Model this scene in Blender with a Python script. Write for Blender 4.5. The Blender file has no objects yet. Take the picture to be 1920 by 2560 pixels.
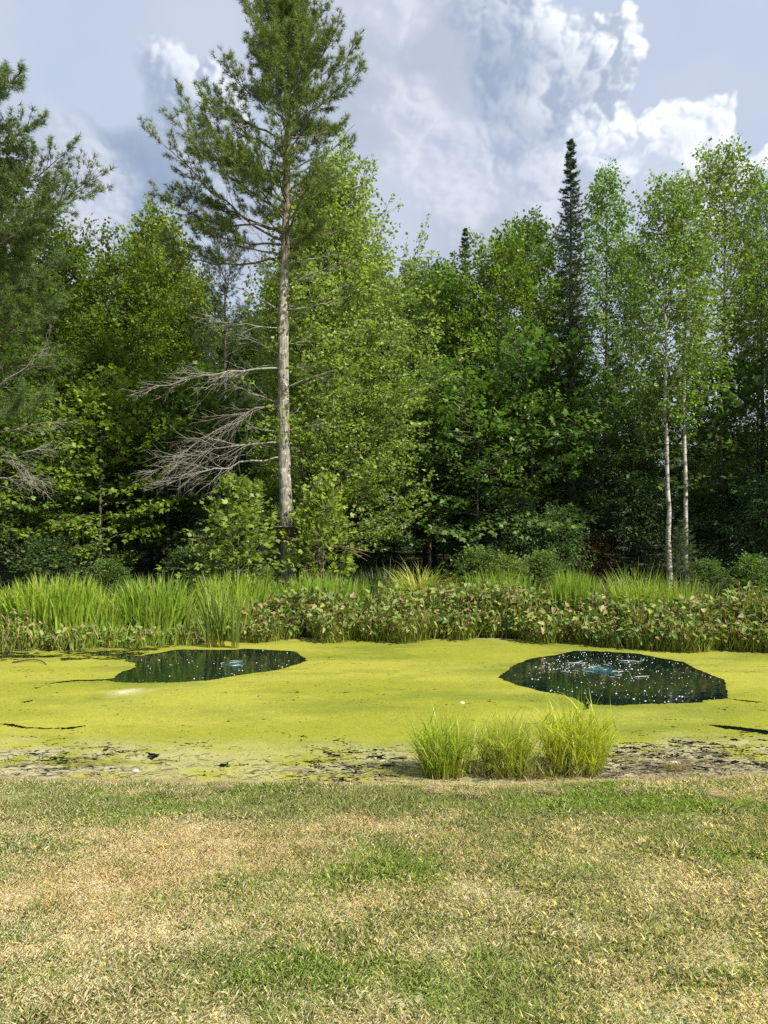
import bpy, math
import numpy as np
from mathutils import Vector

# ------------------------------------------------------------------ camera, sky, sun, exposure
SC = bpy.context.scene
COL = SC.collection
F_PX, U0, V0 = 1923.0, 960.0, 1300.0      # focal length, centre column, horizon row (1920x2560 photograph)
CAM_Z = 1.65
cam_d = bpy.data.cameras.new('camera')
cam = bpy.data.objects.new('camera', cam_d)
COL.objects.link(cam)
cam_d.sensor_fit = 'VERTICAL'
cam_d.sensor_height = 36.0
cam_d.lens = 36.0 * F_PX / 2560.0
cam_d.clip_start = 0.05
cam_d.clip_end = 2000.0
cam.location = (0, 0, CAM_Z)
cam.rotation_euler = (math.radians(90.6), 0, 0)
SC.camera = cam

SUN_AZ, SUN_EL = math.radians(128), math.radians(47)     # azimuth from +Y towards +X
SUN_DIR = np.array([math.cos(SUN_EL) * math.sin(SUN_AZ), math.cos(SUN_EL) * math.cos(SUN_AZ), math.sin(SUN_EL)])
sun_d = bpy.data.lights.new('sun', 'SUN')
sun_d.energy = 5.0
sun_d.angle = math.radians(0.53)
sun_d.color = (1.0, 0.93, 0.80)
sun = bpy.data.objects.new('sun', sun_d)
COL.objects.link(sun)
sun.rotation_euler = Vector(-SUN_DIR).to_track_quat('-Z', 'Y').to_euler()

SC.view_settings.view_transform = 'Standard'
SC.view_settings.look = 'None'
SC.view_settings.exposure = 0.85
SC.view_settings.gamma = 1.0
SC.view_settings.use_curve_mapping = False
SC.render.engine = 'CYCLES'
SC.cycles.max_bounces = 8
SC.cycles.diffuse_bounces = 6
SC.cycles.glossy_bounces = 2
SC.cycles.transmission_bounces = 6
SC.cycles.transparent_max_bounces = 6
SC.cycles.use_denoising = False
SC.cycles.sample_clamp_indirect = 6.0


class NT:
    """small helper round a node tree"""
    def __init__(self, tree):
        self.t = tree
        tree.nodes.clear()

    def n(self, kind, ins=None, **props):
        nd = self.t.nodes.new(kind)
        for k, v in props.items():
            setattr(nd, k, v)
        if ins:
            for k, v in ins.items():
                self.put(nd.inputs[k], v)
        return nd

    def put(self, sock, v):
        if isinstance(v, bpy.types.NodeSocket):
            self.t.links.new(v, sock)
        else:
            sock.default_value = v

    def m(self, op, a, b=0.0, c=0.0, clamp=False):
        nd = self.t.nodes.new('ShaderNodeMath')
        nd.operation = op
        nd.use_clamp = clamp
        for i, v in enumerate((a, b, c)):
            self.put(nd.inputs[i], v)
        return nd.outputs[0]

    def vm(self, op, a, b=(0, 0, 0), scale=None):
        nd = self.t.nodes.new('ShaderNodeVectorMath')
        nd.operation = op
        self.put(nd.inputs[0], a)
        self.put(nd.inputs[1], b)
        if scale is not None:
            self.put(nd.inputs['Scale'], scale)
        return nd

    def smooth(self, x, lo, hi, o0=0.0, o1=1.0):
        nd = self.t.nodes.new('ShaderNodeMapRange')
        nd.interpolation_type = 'SMOOTHSTEP'
        for i, v in enumerate((x, lo, hi, o0, o1)):
            self.put(nd.inputs[i], v)
        return nd.outputs[0]

    def mix(self, f, a, b, blend='MIX'):
        nd = self.t.nodes.new('ShaderNodeMix')
        nd.data_type = 'RGBA'
        nd.blend_type = blend
        nd.clamp_factor = True
        self.put(nd.inputs[0], f)
        self.put(nd.inputs[6], a)
        self.put(nd.inputs[7], b)
        return nd.outputs[2]

    def noise(self, vec, scale, detail=4.0, rough=0.5, dist=0.0):
        nd = self.t.nodes.new('ShaderNodeTexNoise')
        self.put(nd.inputs['Vector'], vec)
        nd.inputs['Scale'].default_value = scale
        nd.inputs['Detail'].default_value = detail
        nd.inputs['Roughness'].default_value = rough
        nd.inputs['Distortion'].default_value = dist
        return nd


def px_dir(px, py):
    v = np.array([(px - U0) / F_PX, 1.0, (V0 - py) / F_PX])
    return v / np.linalg.norm(v)


def unit(v):
    return v / np.maximum(np.linalg.norm(v, axis=-1, keepdims=True), 1e-9)


def build_world():
    w = bpy.data.worlds.new('World')
    SC.world = w
    w.use_nodes = True
    t = NT(w.node_tree)
    K = 10.0                                   # 1 / background strength
    LUM = 0.71
    sky = t.n('ShaderNodeTexSky', sky_type='NISHITA', sun_disc=False, sun_elevation=SUN_EL, sun_rotation=SUN_AZ,
              air_density=1.2, dust_density=2.5, ozone_density=1.0)
    d = t.n('ShaderNodeTexCoord').outputs['Generated']
    dn = d

    def rgb(r, g, b):
        return (r * K * LUM, g * K * LUM, b * K * LUM, 1.0)
    # one noise lookup gives the warp (vector) and the broad cloud amount
    wn = t.noise(dn, 7.0, 3, 0.5).outputs['Color']
    wv = t.vm('SUBTRACT', wn, (0.5, 0.5, 0.5)).outputs[0]
    p = t.vm('ADD', dn, t.vm('SCALE', wv, scale=0.10).outputs[0]).outputs[0]
    sep = t.n('ShaderNodeSeparateXYZ', {0: wn})
    veil = t.mix(t.smooth(sep.outputs[1], 0.3, 0.7), rgb(0.445, 0.51, 0.635), rgb(0.51, 0.555, 0.655))
    base = t.mix(0.9, sky.outputs[0], veil)
    light = unit(np.array([0.75, 0.0, 0.62]))

    def field(blobs, k=0.03):
        f = None
        for (bx, by, br) in blobs:
            c = px_dir(bx, by)
            e = t.m('SUBTRACT', br / F_PX * c[1], t.vm('DISTANCE', p, tuple(c)).outputs['Value'])
            f = e if f is None else t.m('SMOOTH_MAX', f, e, k)
        return f

    def along(px, py, half):
        """ramp across a cloud towards the light: 0 on the far side, 1 on the lit side"""
        c = float(np.dot(px_dir(px, py), light))
        return t.smooth(t.vm('DOT_PRODUCT', p, tuple(light)).outputs['Value'], c - half, c + half)

    pq = t.vm('ADD', dn, t.vm('SCALE', wv, scale=0.045).outputs[0]).outputs[0]

    def puff(off):
        q = pq if off is None else t.vm('ADD', pq, tuple(off)).outputs[0]
        nd = t.n('ShaderNodeTexNoise', {'Vector': q, 'Scale': 12.0, 'Detail': 1.0, 'Roughness': 0.5}, noise_type='RIDGED_MULTIFRACTAL', normalize=True)
        n2 = t.noise(q, 21.0, 3, 0.52).outputs[0]
        return t.m('ADD', nd.outputs[0], t.m('MULTIPLY', t.m('ABSOLUTE', t.m('SUBTRACT', n2, 0.5)), -0.95))
    va = puff(None)
    vb = puff(light * 0.007)
    bump = t.m('SUBTRACT', va, 0.14)
    relief = t.smooth(t.m('SUBTRACT', vb, va), -0.085, 0.09)

    # ---- soft grey-lavender masses
    soft = field([(990, 190, 170), (1080, 90, 90), (40, 520, 130), (1290, 620, 190), (720, 560, 120)], 0.08)
    away = t.smooth(t.vm('DOT_PRODUCT', dn, (0, 1, 0)).outputs['Value'], 0.60, 0.78, 1.0, 0.0)
    col = t.mix(t.smooth(soft, -0.08, 0.05, 0.0, 0.8), base, rgb(0.385, 0.43, 0.525))

    # ---- sharp sunlit cumulus
    def cumulus(col, blobs, ramp, rim_w, edge, body, white, amt, alpha, soft_in, k=0.03):
        ff = t.m('SUBTRACT', field(blobs, k), t.m('MULTIPLY', bump, amt))
        rim = t.smooth(ff, 0.01, rim_w, 1.0, 0.0)
        lit = t.m('MULTIPLY', t.m('MULTIPLY', rim, ramp), t.m('ADD', 0.28, t.m('MULTIPLY', relief, 1.0)))
        if soft_in:
            lit = t.m('MAXIMUM', lit, t.m('MULTIPLY', relief, soft_in))
        # crisp towards the light, melting into the veil on the far side
        a = t.smooth(ff, t.m('MULTIPLY', t.m('SUBTRACT', 1.0, ramp), -0.02), t.m('ADD', edge, t.m('MULTIPLY', t.m('SUBTRACT', 1.0, ramp), 0.015)))
        cc = t.mix(t.m('MINIMUM', lit, 1.0), rgb(*body), rgb(*white))
        return t.mix(t.m('MULTIPLY', a, alpha), col, cc)

    W = (0.80, 0.835, 0.87)
    B = (0.245, 0.315, 0.45)
    col = cumulus(col, [(1290, 210, 130), (1390, 160, 125), (1465, 185, 118), (1400, 270, 150), (1290, 340, 130), (1490, 280, 72), (1235, 40, 62), (1160, 80, 24)],
                  along(1340, 200, 0.11), 0.12, 0.010, B, W, 0.115, 1.0, 0.05)
    col = cumulus(col, [(1470, 320, 50), (1540, 390, 65), (1600, 460, 95), (1690, 350, 80), (1765, 335, 66), (1640, 500, 110), (1780, 420, 50), (1910, 345, 26)],
                  along(1500, 420, 0.06), 0.12, 0.010, (0.41, 0.475, 0.60), W, 0.11, 0.95, 0.55)
    col = cumulus(col, [(340, 430, 150), (400, 330, 140), (460, 230, 85), (500, 330, 100)], along(430, 300, 0.06), 0.09, 0.014, B, (0.70, 0.74, 0.81), 0.10, 0.95, 0.06)
    # ---- soft-edged billows: white band low in the middle, pale rags left of the pine
    f = field([(1050, 300, 50), (1110, 390, 65), (1180, 450, 60), (1260, 450, 55), (1320, 440, 60), (205, 390, 34), (240, 510, 45), (90, 480, 45), (940, 5, 50)], 0.03)
    fb = t.m('SUBTRACT', f, t.m('MULTIPLY', bump, 0.11))
    cc = t.mix(t.m('ADD', t.smooth(fb, 0.0, 0.05, 0.30, 0.0), t.m('MULTIPLY', relief, 0.4)), rgb(0.42, 0.47, 0.59), rgb(0.74, 0.77, 0.82))
    col = t.mix(t.smooth(fb, -0.035, 0.03, 0.0, 0.85), col, cc)
    # the same kind of clouds over the rest of the sky, outside the frame
    cc2 = t.mix(relief, rgb(0.38, 0.45, 0.58), rgb(0.74, 0.78, 0.83))
    col = t.mix(t.m('MULTIPLY', t.smooth(sep.outputs[2], 0.48, 0.58), t.m('MULTIPLY', away, 0.85)), col, cc2)

    bg = t.n('ShaderNodeBackground', {'Color': col, 'Strength': 1.0 / K})
    out = t.n('ShaderNodeOutputWorld')
    t.t.links.new(bg.outputs[0], out.inputs[0])
    w.cycles.sampling_method = 'MANUAL'
    w.cycles.sample_map_resolution = 512


build_world()

# ------------------------------------------------------------------ numeric helpers
RNG = np.random.default_rng


def sstep(x, a, b):
    t = np.clip((np.asarray(x, float) - a) / (b - a), 0, 1)
    return t * t * (3 - 2 * t)


def _hash(ix, iy, seed):
    h = (ix.astype(np.int64) * 374761393 + iy.astype(np.int64) * 668265263 + seed * 974711) & 0xffffffff
    h = ((h ^ (h >> 13)) * 1274126177) & 0xffffffff
    h = h ^ (h >> 16)
    return (h & 0xffff) / 65535.0


def vnoise(x, y, seed=0):
    x = np.asarray(x, float)
    y = np.asarray(y, float)
    ix, iy = np.floor(x), np.floor(y)
    fx, fy = x - ix, y - iy
    fx = fx * fx * (3 - 2 * fx)
    fy = fy * fy * (3 - 2 * fy)
    a, b = _hash(ix, iy, seed), _hash(ix + 1, iy, seed)
    c, d = _hash(ix, iy + 1, seed), _hash(ix + 1, iy + 1, seed)
    return (a * (1 - fx) + b * fx) * (1 - fy) + (c * (1 - fx) + d * fx) * fy


def fbm(x, y, seed=0, octv=4, gain=0.5):
    s, amp, tot = 0.0, 1.0, 0.0
    for o in range(octv):
        s = s + amp * vnoise(np.asarray(x) * 2 ** o + 17.3 * o, np.asarray(y) * 2 ** o - 9.1 * o, seed + o)
        tot += amp
        amp *= gain
    return s / tot


def inside_poly(x, y, poly):
    r = np.zeros(x.shape, bool)
    n = len(poly)
    for i in range(n):
        x1, y1 = poly[i]
        x2, y2 = poly[(i + 1) % n]
        if y1 == y2:
            continue
        c = ((y1 > y) != (y2 > y)) & (x < (x2 - x1) * (y - y1) / (y2 - y1) + x1)
        r ^= c
    return r


WATER_Z = -0.35


def near_shore(x):
    return 5.72 + 0.02 * x * x + 0.10 * (vnoise(x * 1.3, x * 0 + 3, 5) - 0.5) + 0.07 * (vnoise(x * 5.1, x * 0 + 9, 6) - 0.5)


def far_shore(x):
    return 13.25 - 0.04 * x * x


def height(x, y):
    x = np.asarray(x, float)
    y = np.asarray(y, float)
    t_in = np.minimum(y - near_shore(x), far_shore(x) - y)
    lawn = -0.045 * np.clip(y, -3, 5.8) - 0.02 * np.clip(y - 5.8, 0, 3)
    far = -0.16 + 0.16 * sstep(y, 13, 20) + 0.5 * sstep(y, 26, 60)
    base = np.where(y < 8.5, lawn, far)
    base = base + 0.05 * (fbm(x * 0.45, y * 0.45, 11, 3) - 0.5) * sstep(y, 13.5, 17)
    out = -0.33 + (base + 0.33) * sstep(-t_in, 0.0, 0.30)
    ins = -0.33 - 0.7 * sstep(t_in, 0.0, 1.2)
    return np.where(t_in > 0, ins, out)


def X(px, d):
    return (px - U0) / F_PX * d


def Z(py, d):
    return CAM_Z + (V0 - py) / F_PX * d


def P3(px, py, d):
    return np.array([X(px, d), d, Z(py, d)])


def on_water(px, py):
    d = (CAM_Z - WATER_Z) * F_PX / (py - V0)
    return X(px, d), d


def on_lawn(px, py):
    d = CAM_Z / ((py - V0) / F_PX - 0.045)
    return X(px, d), d


# ------------------------------------------------------------------ mesh helpers
class Geo:
    def __init__(self):
        self.V, self.T, self.A, self.n = [], [], [], 0

    def add(self, V, T, tint=0.5):
        V = np.asarray(V, float).reshape(-1, 3)
        T = np.asarray(T, int).reshape(-1, 3)
        self.V.append(V)
        self.T.append(T + self.n)
        a = np.asarray(tint, float)
        if a.ndim == 0:
            a = np.full(len(V), float(a))
        self.A.append(a)
        self.n += len(V)
        return self

    def mesh(self, name, mat=None, col=None, smooth=False):
        V = np.concatenate(self.V)
        T = np.concatenate(self.T)
        A = np.concatenate(self.A)
        me = bpy.data.meshes.new(name)
        me.vertices.add(len(V))
        me.vertices.foreach_set('co', V.astype(np.float32).ravel())
        me.loops.add(len(T) * 3)
        me.loops.foreach_set('vertex_index', T.astype(np.int32).ravel())
        me.polygons.add(len(T))
        me.polygons.foreach_set('loop_start', np.arange(0, len(T) * 3, 3, dtype=np.int32))
        if smooth:
            me.polygons.foreach_set('use_smooth', np.ones(len(T), bool))
        at = me.attributes.new('tint', 'FLOAT', 'POINT')
        at.data.foreach_set('value', A.astype(np.float32))
        if col is not None:
            c = np.ones((len(V), 4), np.float32)
            c[:, :3] = col
            at = me.attributes.new('col', 'FLOAT_COLOR', 'POINT')
            at.data.foreach_set('color', c.ravel())
        me.update()
        if mat is not None:
            me.materials.append(mat)
        return me


def link(name, me, parent=None, loc=None, color=None):
    o = bpy.data.objects.new(name, me)
    COL.objects.link(o)
    if parent is not None:
        o.parent = parent
    if loc is not None:
        o.location = loc
    if color is not None:
        o.color = (*color, 1.0)
    return o


def tag(o, label=None, cat=None, group=None, kind=None):
    if label:
        o['label'] = label
    if cat:
        o['category'] = cat
    if group:
        o['group'] = group
    if kind:
        o['kind'] = kind
    return o


def empty(name, loc=(0, 0, 0), rz=0.0, scale=1.0):
    o = bpy.data.objects.new(name, None)
    COL.objects.link(o)
    o.location = loc
    o.rotation_euler = (0, 0, rz)
    o.scale = (scale, scale, scale)
    o.empty_display_size = 0.2
    return o


def tube_batch(P, R, ns=5):
    P = np.asarray(P, float)
    R = np.asarray(R, float)
    n, K = P.shape[:2]
    t = unit(np.gradient(P, axis=1))
    up = np.abs(t[:, :, 2].mean(1)) > 0.8
    ref = np.where(up[:, None], np.array([1.0, 0, 0]), np.array([0, 0, 1.0]))[:, None, :]
    u = unit(np.cross(t, np.broadcast_to(ref, t.shape)))
    v = np.cross(t, u)
    a = 2 * np.pi * np.arange(ns) / ns
    V = P[:, :, None, :] + R[:, :, None, None] * (np.cos(a)[None, None, :, None] * u[:, :, None, :] + np.sin(a)[None, None, :, None] * v[:, :, None, :])
    i = (np.arange(n)[:, None, None] * K + np.arange(K - 1)[None, :, None]) * ns
    j = np.arange(ns)[None, None, :]
    j2 = (j + 1) % ns
    q = np.stack([i + j, i + ns + j, i + ns + j2, i + j2], -1).reshape(-1, 4)
    T = np.concatenate([q[:, [0, 1, 2]], q[:, [0, 2, 3]]])
    return V.reshape(-1, 3), T


def bezier(p0, p1, p2, K):
    s = np.linspace(0, 1, K)[None, :, None]
    return (1 - s) ** 2 * p0[:, None] + 2 * s * (1 - s) * p1[:, None] + s * s * p2[:, None]


def sample_path(P, s):
    """P (n,K,3), s (n,m) in 0..1 -> points and tangents (n,m,3)"""
    n, K = P.shape[:2]
    f = np.clip(s, 0, 0.9999) * (K - 1)
    k = f.astype(int)
    w = (f - k)[..., None]
    ii = np.arange(n)[:, None]
    a, b = P[ii, k], P[ii, k + 1]
    return a * (1 - w) + b * w, unit(b - a)


def ribbon_batch(Pt, W, side):
    """flat blades: Pt (n,K,3), W (n,K) half width, side (n,3) or (n,K,3)"""
    n, K = Pt.shape[:2]
    if side.ndim == 2:
        side = side[:, None, :]
    L = Pt + W[..., None] * side
    Rr = Pt - W[..., None] * side
    V = np.stack([L, Rr], 2).reshape(-1, 3)
    b = (np.arange(n)[:, None] * K + np.arange(K - 1)[None, :]) * 2
    q = np.stack([b, b + 1, b + 3, b + 2], -1).reshape(-1, 4)
    return V, np.concatenate([q[:, [0, 1, 2]], q[:, [0, 2, 3]]])


def arc_paths(base, az, th0, th1, L, K, power=1.5):
    n = len(base)
    s = np.linspace(0, 1, K)
    th = th0[:, None] + (th1 - th0)[:, None] * s[None, :] ** power
    st = (L / (K - 1))[:, None]
    r = np.cumsum(np.sin(th) * st, 1)
    z = np.cumsum(np.cos(th) * st, 1)
    r = np.concatenate([np.zeros((n, 1)), r[:, :-1]], 1)
    z = np.concatenate([np.zeros((n, 1)), z[:, :-1]], 1)
    return base[:, None, :] + np.stack([r * np.cos(az)[:, None], r * np.sin(az)[:, None], z], -1)


KITE_T = np.array([[0, 1, 2], [0, 2, 3]])
LOBED = np.array([(0.38, 0), (0, 0), (0.12, .36), (0.5, .52), (0.52, .2), (1, 0), (0.52, -.2), (0.5, -.52), (0.12, -.36)])
LOBED_T = np.array([[0, k, k + 1 if k < 8 else 1] for k in range(1, 9)])


def leaf_batch(g, pos, d, nor, size, rng, width=0.42, fold=0.12, lobed=False, tint=None):
    n = len(pos)
    d = unit(d)
    nor = unit(nor - (nor * d).sum(-1, keepdims=True) * d)
    side = np.cross(d, nor)
    size = np.asarray(size)[:, None]
    if tint is None:
        tint = rng.random(n)
    if lobed:
        V = []
        for (a, b) in LOBED:
            V.append(pos + d * a * size + side * b * size - nor * size * (0.10 * a * a + 0.22 * abs(b) - 0.04))
        V = np.stack(V, 1)
        T = LOBED_T
    else:
        f = nor * size * fold
        V = np.stack([pos, pos + d * size * 0.42 + side * size * width + f, pos + d * size - nor * size * 0.12, pos + d * size * 0.42 - side * size * width + f], 1)
        T = KITE_T
    m = V.shape[1]
    T = (T[None] + (np.arange(n) * m)[:, None, None]).reshape(-1, 3)
    g.add(V.reshape(-1, 3), T, np.repeat(tint, m))


# ------------------------------------------------------------------ materials
def new_mat(name):
    m = bpy.data.materials.new(name)
    m.use_nodes = True
    return m, NT(m.node_tree)


def finish(m, t, shader):
    out = t.n('ShaderNodeOutputMaterial')
    t.t.links.new(shader, out.inputs['Surface'])
    return m


def leaf_mat(name, rough=0.45, transl=0.42, spec=0.35, yellow=(1.22, 1.18, 0.75), spread=0.5, dead=None):
    m, t = new_mat(name)
    oi = t.n('ShaderNodeObjectInfo').outputs['Color']
    tint = t.n('ShaderNodeAttribute', attribute_name='tint').outputs['Fac']
    dark = t.mix(1.0, oi, (1 - spread, 1 - spread * 0.9, 1 - spread * 0.8, 1), 'MULTIPLY')
    light = t.mix(1.0, oi, (*yellow, 1), 'MULTIPLY')
    c = t.mix(tint, dark, light)
    if dead:
        c = t.mix(t.smooth(tint, 0.93, 0.96), c, (*dead, 1))
    pr = t.n('ShaderNodeBsdfPrincipled', {'Base Color': c, 'Roughness': rough, 'Specular IOR Level': spec})
    tr = t.n('ShaderNodeBsdfTranslucent', {'Color': t.mix(1.0, c, (1.10, 1.30, 0.50, 1), 'MULTIPLY')})
    mx = t.n('ShaderNodeMixShader', {0: transl})
    t.t.links.new(pr.outputs[0], mx.inputs[1])
    t.t.links.new(tr.outputs[0], mx.inputs[2])
    return finish(m, t, mx.outputs[0])


def col_leaf_mat(name, transl=0.35, rough=0.5, spec=0.3):
    """blade material whose colour is the plant's own stored colour"""
    m, t = new_mat(name)
    c = t.n('ShaderNodeAttribute', attribute_name='col').outputs['Color']
    pr = t.n('ShaderNodeBsdfPrincipled', {'Base Color': c, 'Roughness': rough, 'Specular IOR Level': spec})
    tr = t.n('ShaderNodeBsdfTranslucent', {'Color': t.mix(1.0, c, (1.25, 1.15, 0.6, 1), 'MULTIPLY')})
    mx = t.n('ShaderNodeMixShader', {0: transl})
    t.t.links.new(pr.outputs[0], mx.inputs[1])
    t.t.links.new(tr.outputs[0], mx.inputs[2])
    return finish(m, t, mx.outputs[0])


def bark_mat(name, c1, c2, lichen=None, vscale=1.0, bump=0.4, lichen_amt=0.6, upper=None):
    m, t = new_mat(name)
    co = t.n('ShaderNodeTexCoord').outputs['Object']
    mp = t.n('ShaderNodeMapping', {'Vector': co, 'Scale': (16 * vscale, 16 * vscale, 2.2 * vscale)}).outputs[0]
    a = t.noise(mp, 1.6, 6, 0.62, 0.4).outputs[0]
    c = t.mix(t.smooth(a, 0.34, 0.66), (*c1, 1), (*c2, 1))
    if lichen:
        l = t.noise(co, 9.0 * vscale, 5, 0.6).outputs[0]
        l2 = t.noise(co, 1.3, 2, 0.5).outputs[0]
        lm = t.m('MULTIPLY', t.smooth(l, 0.52, 0.60), t.smooth(l2, 0.35, 0.6))
        c = t.mix(t.m('MULTIPLY', lm, lichen_amt), c, (*lichen, 1))
    if upper:      # thin young bark near the top is browner
        c = t.mix(t.m('MULTIPLY', t.n('ShaderNodeAttribute', attribute_name='tint').outputs['Fac'], 0.8), c, (*upper, 1))
    b = t.n('ShaderNodeBump', {'Strength': bump, 'Distance': 0.02, 'Height': a}).outputs[0]
    pr = t.n('ShaderNodeBsdfPrincipled', {'Base Color': c, 'Roughness': 0.9, 'Specular IOR Level': 0.15, 'Normal': b})
    return finish(m, t, pr.outputs[0])


def birch_mat():
    m, t = new_mat('birch_bark')
    co = t.n('ShaderNodeTexCoord').outputs['Object']
    mp = t.n('ShaderNodeMapping', {'Vector': co, 'Scale': (7, 7, 30)}).outputs[0]
    a = t.noise(mp, 1.0, 4, 0.6, 0.6).outputs[0]
    big = t.noise(co, 5.0, 4, 0.6).outputs[0]
    c = t.mix(t.smooth(big, 0.36, 0.58), (0.13, 0.12, 0.10, 1), (0.46, 0.44, 0.39, 1))
    c = t.mix(t.smooth(a, 0.54, 0.62), c, (0.05, 0.045, 0.04, 1))
    l = t.noise(co, 3.2, 3, 0.5).outputs[0]
    c = t.mix(t.m('MULTIPLY', t.smooth(l, 0.6, 0.66), 0.75), c, (0.46, 0.50, 0.36, 1))
    b = t.n('ShaderNodeBump', {'Strength': 0.3, 'Distance': 0.01, 'Height': a}).outputs[0]
    pr = t.n('ShaderNodeBsdfPrincipled', {'Base Color': c, 'Roughness': 0.75, 'Specular IOR Level': 0.2, 'Normal': b})
    return finish(m, t, pr.outputs[0])


def plain_mat(name, c, rough=0.8, var=0.25, scale=20.0, spec=0.2, bump=0.2):
    m, t = new_mat(name)
    co = t.n('ShaderNodeTexCoord').outputs['Object']
    a = t.noise(co, scale, 4, 0.6).outputs[0]
    cc = t.mix(a, tuple(x * (1 - var) for x in c) + (1,), tuple(min(1, x * (1 + var)) for x in c) + (1,))
    b = t.n('ShaderNodeBump', {'Strength': bump, 'Distance': 0.01, 'Height': a}).outputs[0]
    pr = t.n('ShaderNodeBsdfPrincipled', {'Base Color': cc, 'Roughness': rough, 'Specular IOR Level': spec, 'Normal': b})
    return finish(m, t, pr.outputs[0])


M_LEAF = leaf_mat('broad_leaf', transl=0.45)
M_NEEDLE = leaf_mat('needle', rough=0.5, transl=0.22, spec=0.3, yellow=(1.35, 1.2, 0.7), spread=0.45)
M_BLADE = col_leaf_mat('blade', 0.42, 0.42, 0.4)
M_LAWNBLADE = col_leaf_mat('lawn_blade', 0.42, 0.6, 0.25)
M_PICKEREL = col_leaf_mat('pickerel_leaf', 0.28, 0.5, 0.3)
M_BARK = bark_mat('grey_brown_bark', (0.055, 0.045, 0.035), (0.16, 0.14, 0.11), (0.26, 0.29, 0.22))
M_BARKD = bark_mat('dark_bark', (0.03, 0.026, 0.022), (0.09, 0.08, 0.065), (0.16, 0.19, 0.14), 1.0, 0.4, 0.4)
M_PINEBARK = bark_mat('pine_bark', (0.12, 0.10, 0.085), (0.36, 0.33, 0.285), (0.46, 0.50, 0.38), 1.0, 0.7, 0.7)
M_PINEBARK_UP = bark_mat('pine_bark_upper', (0.10, 0.082, 0.068), (0.31, 0.28, 0.245), (0.50, 0.54, 0.42), 1.0, 0.9, 0.85, upper=(0.10, 0.075, 0.055))
M_DEAD = bark_mat('dead_wood', (0.13, 0.115, 0.10), (0.36, 0.33, 0.295), (0.34, 0.37, 0.29), 1.0, 0.3, 0.4)
M_BIRCH = birch_mat()


def ground_mat():
    m, t = new_mat('ground')
    c = t.n('ShaderNodeAttribute', attribute_name='col').outputs['Color']
    co = t.n('ShaderNodeNewGeometry').outputs['Position']
    a = t.noise(co, 60.0, 5, 0.65).outputs[0]
    b = t.noise(co, 9.0, 4, 0.6).outputs[0]
    k = t.m('ADD', t.m('MULTIPLY', a, 0.9), t.m('MULTIPLY', b, 0.5))
    cc = t.mix(1.0, c, t.n('ShaderNodeCombineColor', {0: t.m('ADD', 0.3, k), 1: t.m('ADD', 0.3, k), 2: t.m('ADD', 0.3, k)}).outputs[0], 'MULTIPLY')
    bp = t.n('ShaderNodeBump', {'Strength': 0.6, 'Distance': 0.02, 'Height': a}).outputs[0]
    pr = t.n('ShaderNodeBsdfPrincipled', {'Base Color': cc, 'Roughness': 0.95, 'Specular IOR Level': 0.1, 'Normal': bp})
    return finish(m, t, pr.outputs[0])


def water_mat():
    m, t = new_mat('pond_water')
    co = t.n('ShaderNodeNewGeometry').outputs['Position']
    mp = t.n('ShaderNodeMapping', {'Vector': co, 'Scale': (1.0, 1.0, 1.0)}).outputs[0]
    a = t.noise(mp, 5.5, 3, 0.5, 0.3).outputs[0]
    bp = t.n('ShaderNodeBump', {'Strength': 0.10, 'Distance': 0.03, 'Height': a}).outputs[0]
    pr = t.n('ShaderNodeBsdfPrincipled', {'Base Color': (0.001, 0.006, 0.006, 1), 'Roughness': 0.03, 'IOR': 1.33, 'Specular IOR Level': 0.3, 'Normal': bp})
    return finish(m, t, pr.outputs[0])


def duckweed_mat():
    m, t = new_mat('duckweed')
    c = t.n('ShaderNodeAttribute', attribute_name='col').outputs['Color']
    co = t.n('ShaderNodeNewGeometry').outputs['Position']
    fine = t.noise(co, 85.0, 4, 0.7).outputs[0]
    grain = t.n('ShaderNodeTexVoronoi', {'Vector': co, 'Scale': 130.0}).outputs['Distance']
    mid = t.noise(co, 9.0, 5, 0.65).outputs[0]
    f = t.m('ADD', t.smooth(fine, 0.30, 0.70, 0.62, 1.16), t.m('MULTIPLY', t.m('SUBTRACT', mid, 0.5), 0.35))
    f = t.m('SUBTRACT', f, t.m('MULTIPLY', grain, 0.12))
    cc = t.mix(1.0, c, t.n('ShaderNodeCombineColor', {0: f, 1: f, 2: f}).outputs[0], 'MULTIPLY')
    dk = t.noise(co, 30.0, 6, 0.75).outputs[0]
    cc = t.mix(t.smooth(dk, 0.62, 0.70, 0.0, 0.55), cc, (0.10, 0.11, 0.012, 1))
    bp = t.n('ShaderNodeBump', {'Strength': 0.5, 'Distance': 0.006, 'Height': fine}).outputs[0]
    pr = t.n('ShaderNodeBsdfPrincipled', {'Base Color': cc, 'Roughness': 0.75, 'Specular IOR Level': 0.15, 'Normal': bp})
    return finish(m, t, pr.outputs[0])


# ------------------------------------------------------------------ ground, water, duckweed
GREEN = np.array([0.46, 0.52, 0.235])
BRIGHT = np.array([0.38, 0.52, 0.13])
TAN = np.array([0.86, 0.81, 0.64])
OCHRE = np.array([0.82, 0.73, 0.52])


def _bumps(x, y, items):
    s = np.zeros_like(x)
    for (px, py, rx, ry, amp) in items:
        cx, cy = on_lawn(px, py)
        ex, ey = on_lawn(px + rx, py)[0] - cx, on_lawn(px, py - ry)[1] - cy
        s = s + amp * np.exp(-(((x - cx) / ex) ** 2 + ((y - cy) / ey) ** 2))
    return s


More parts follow.
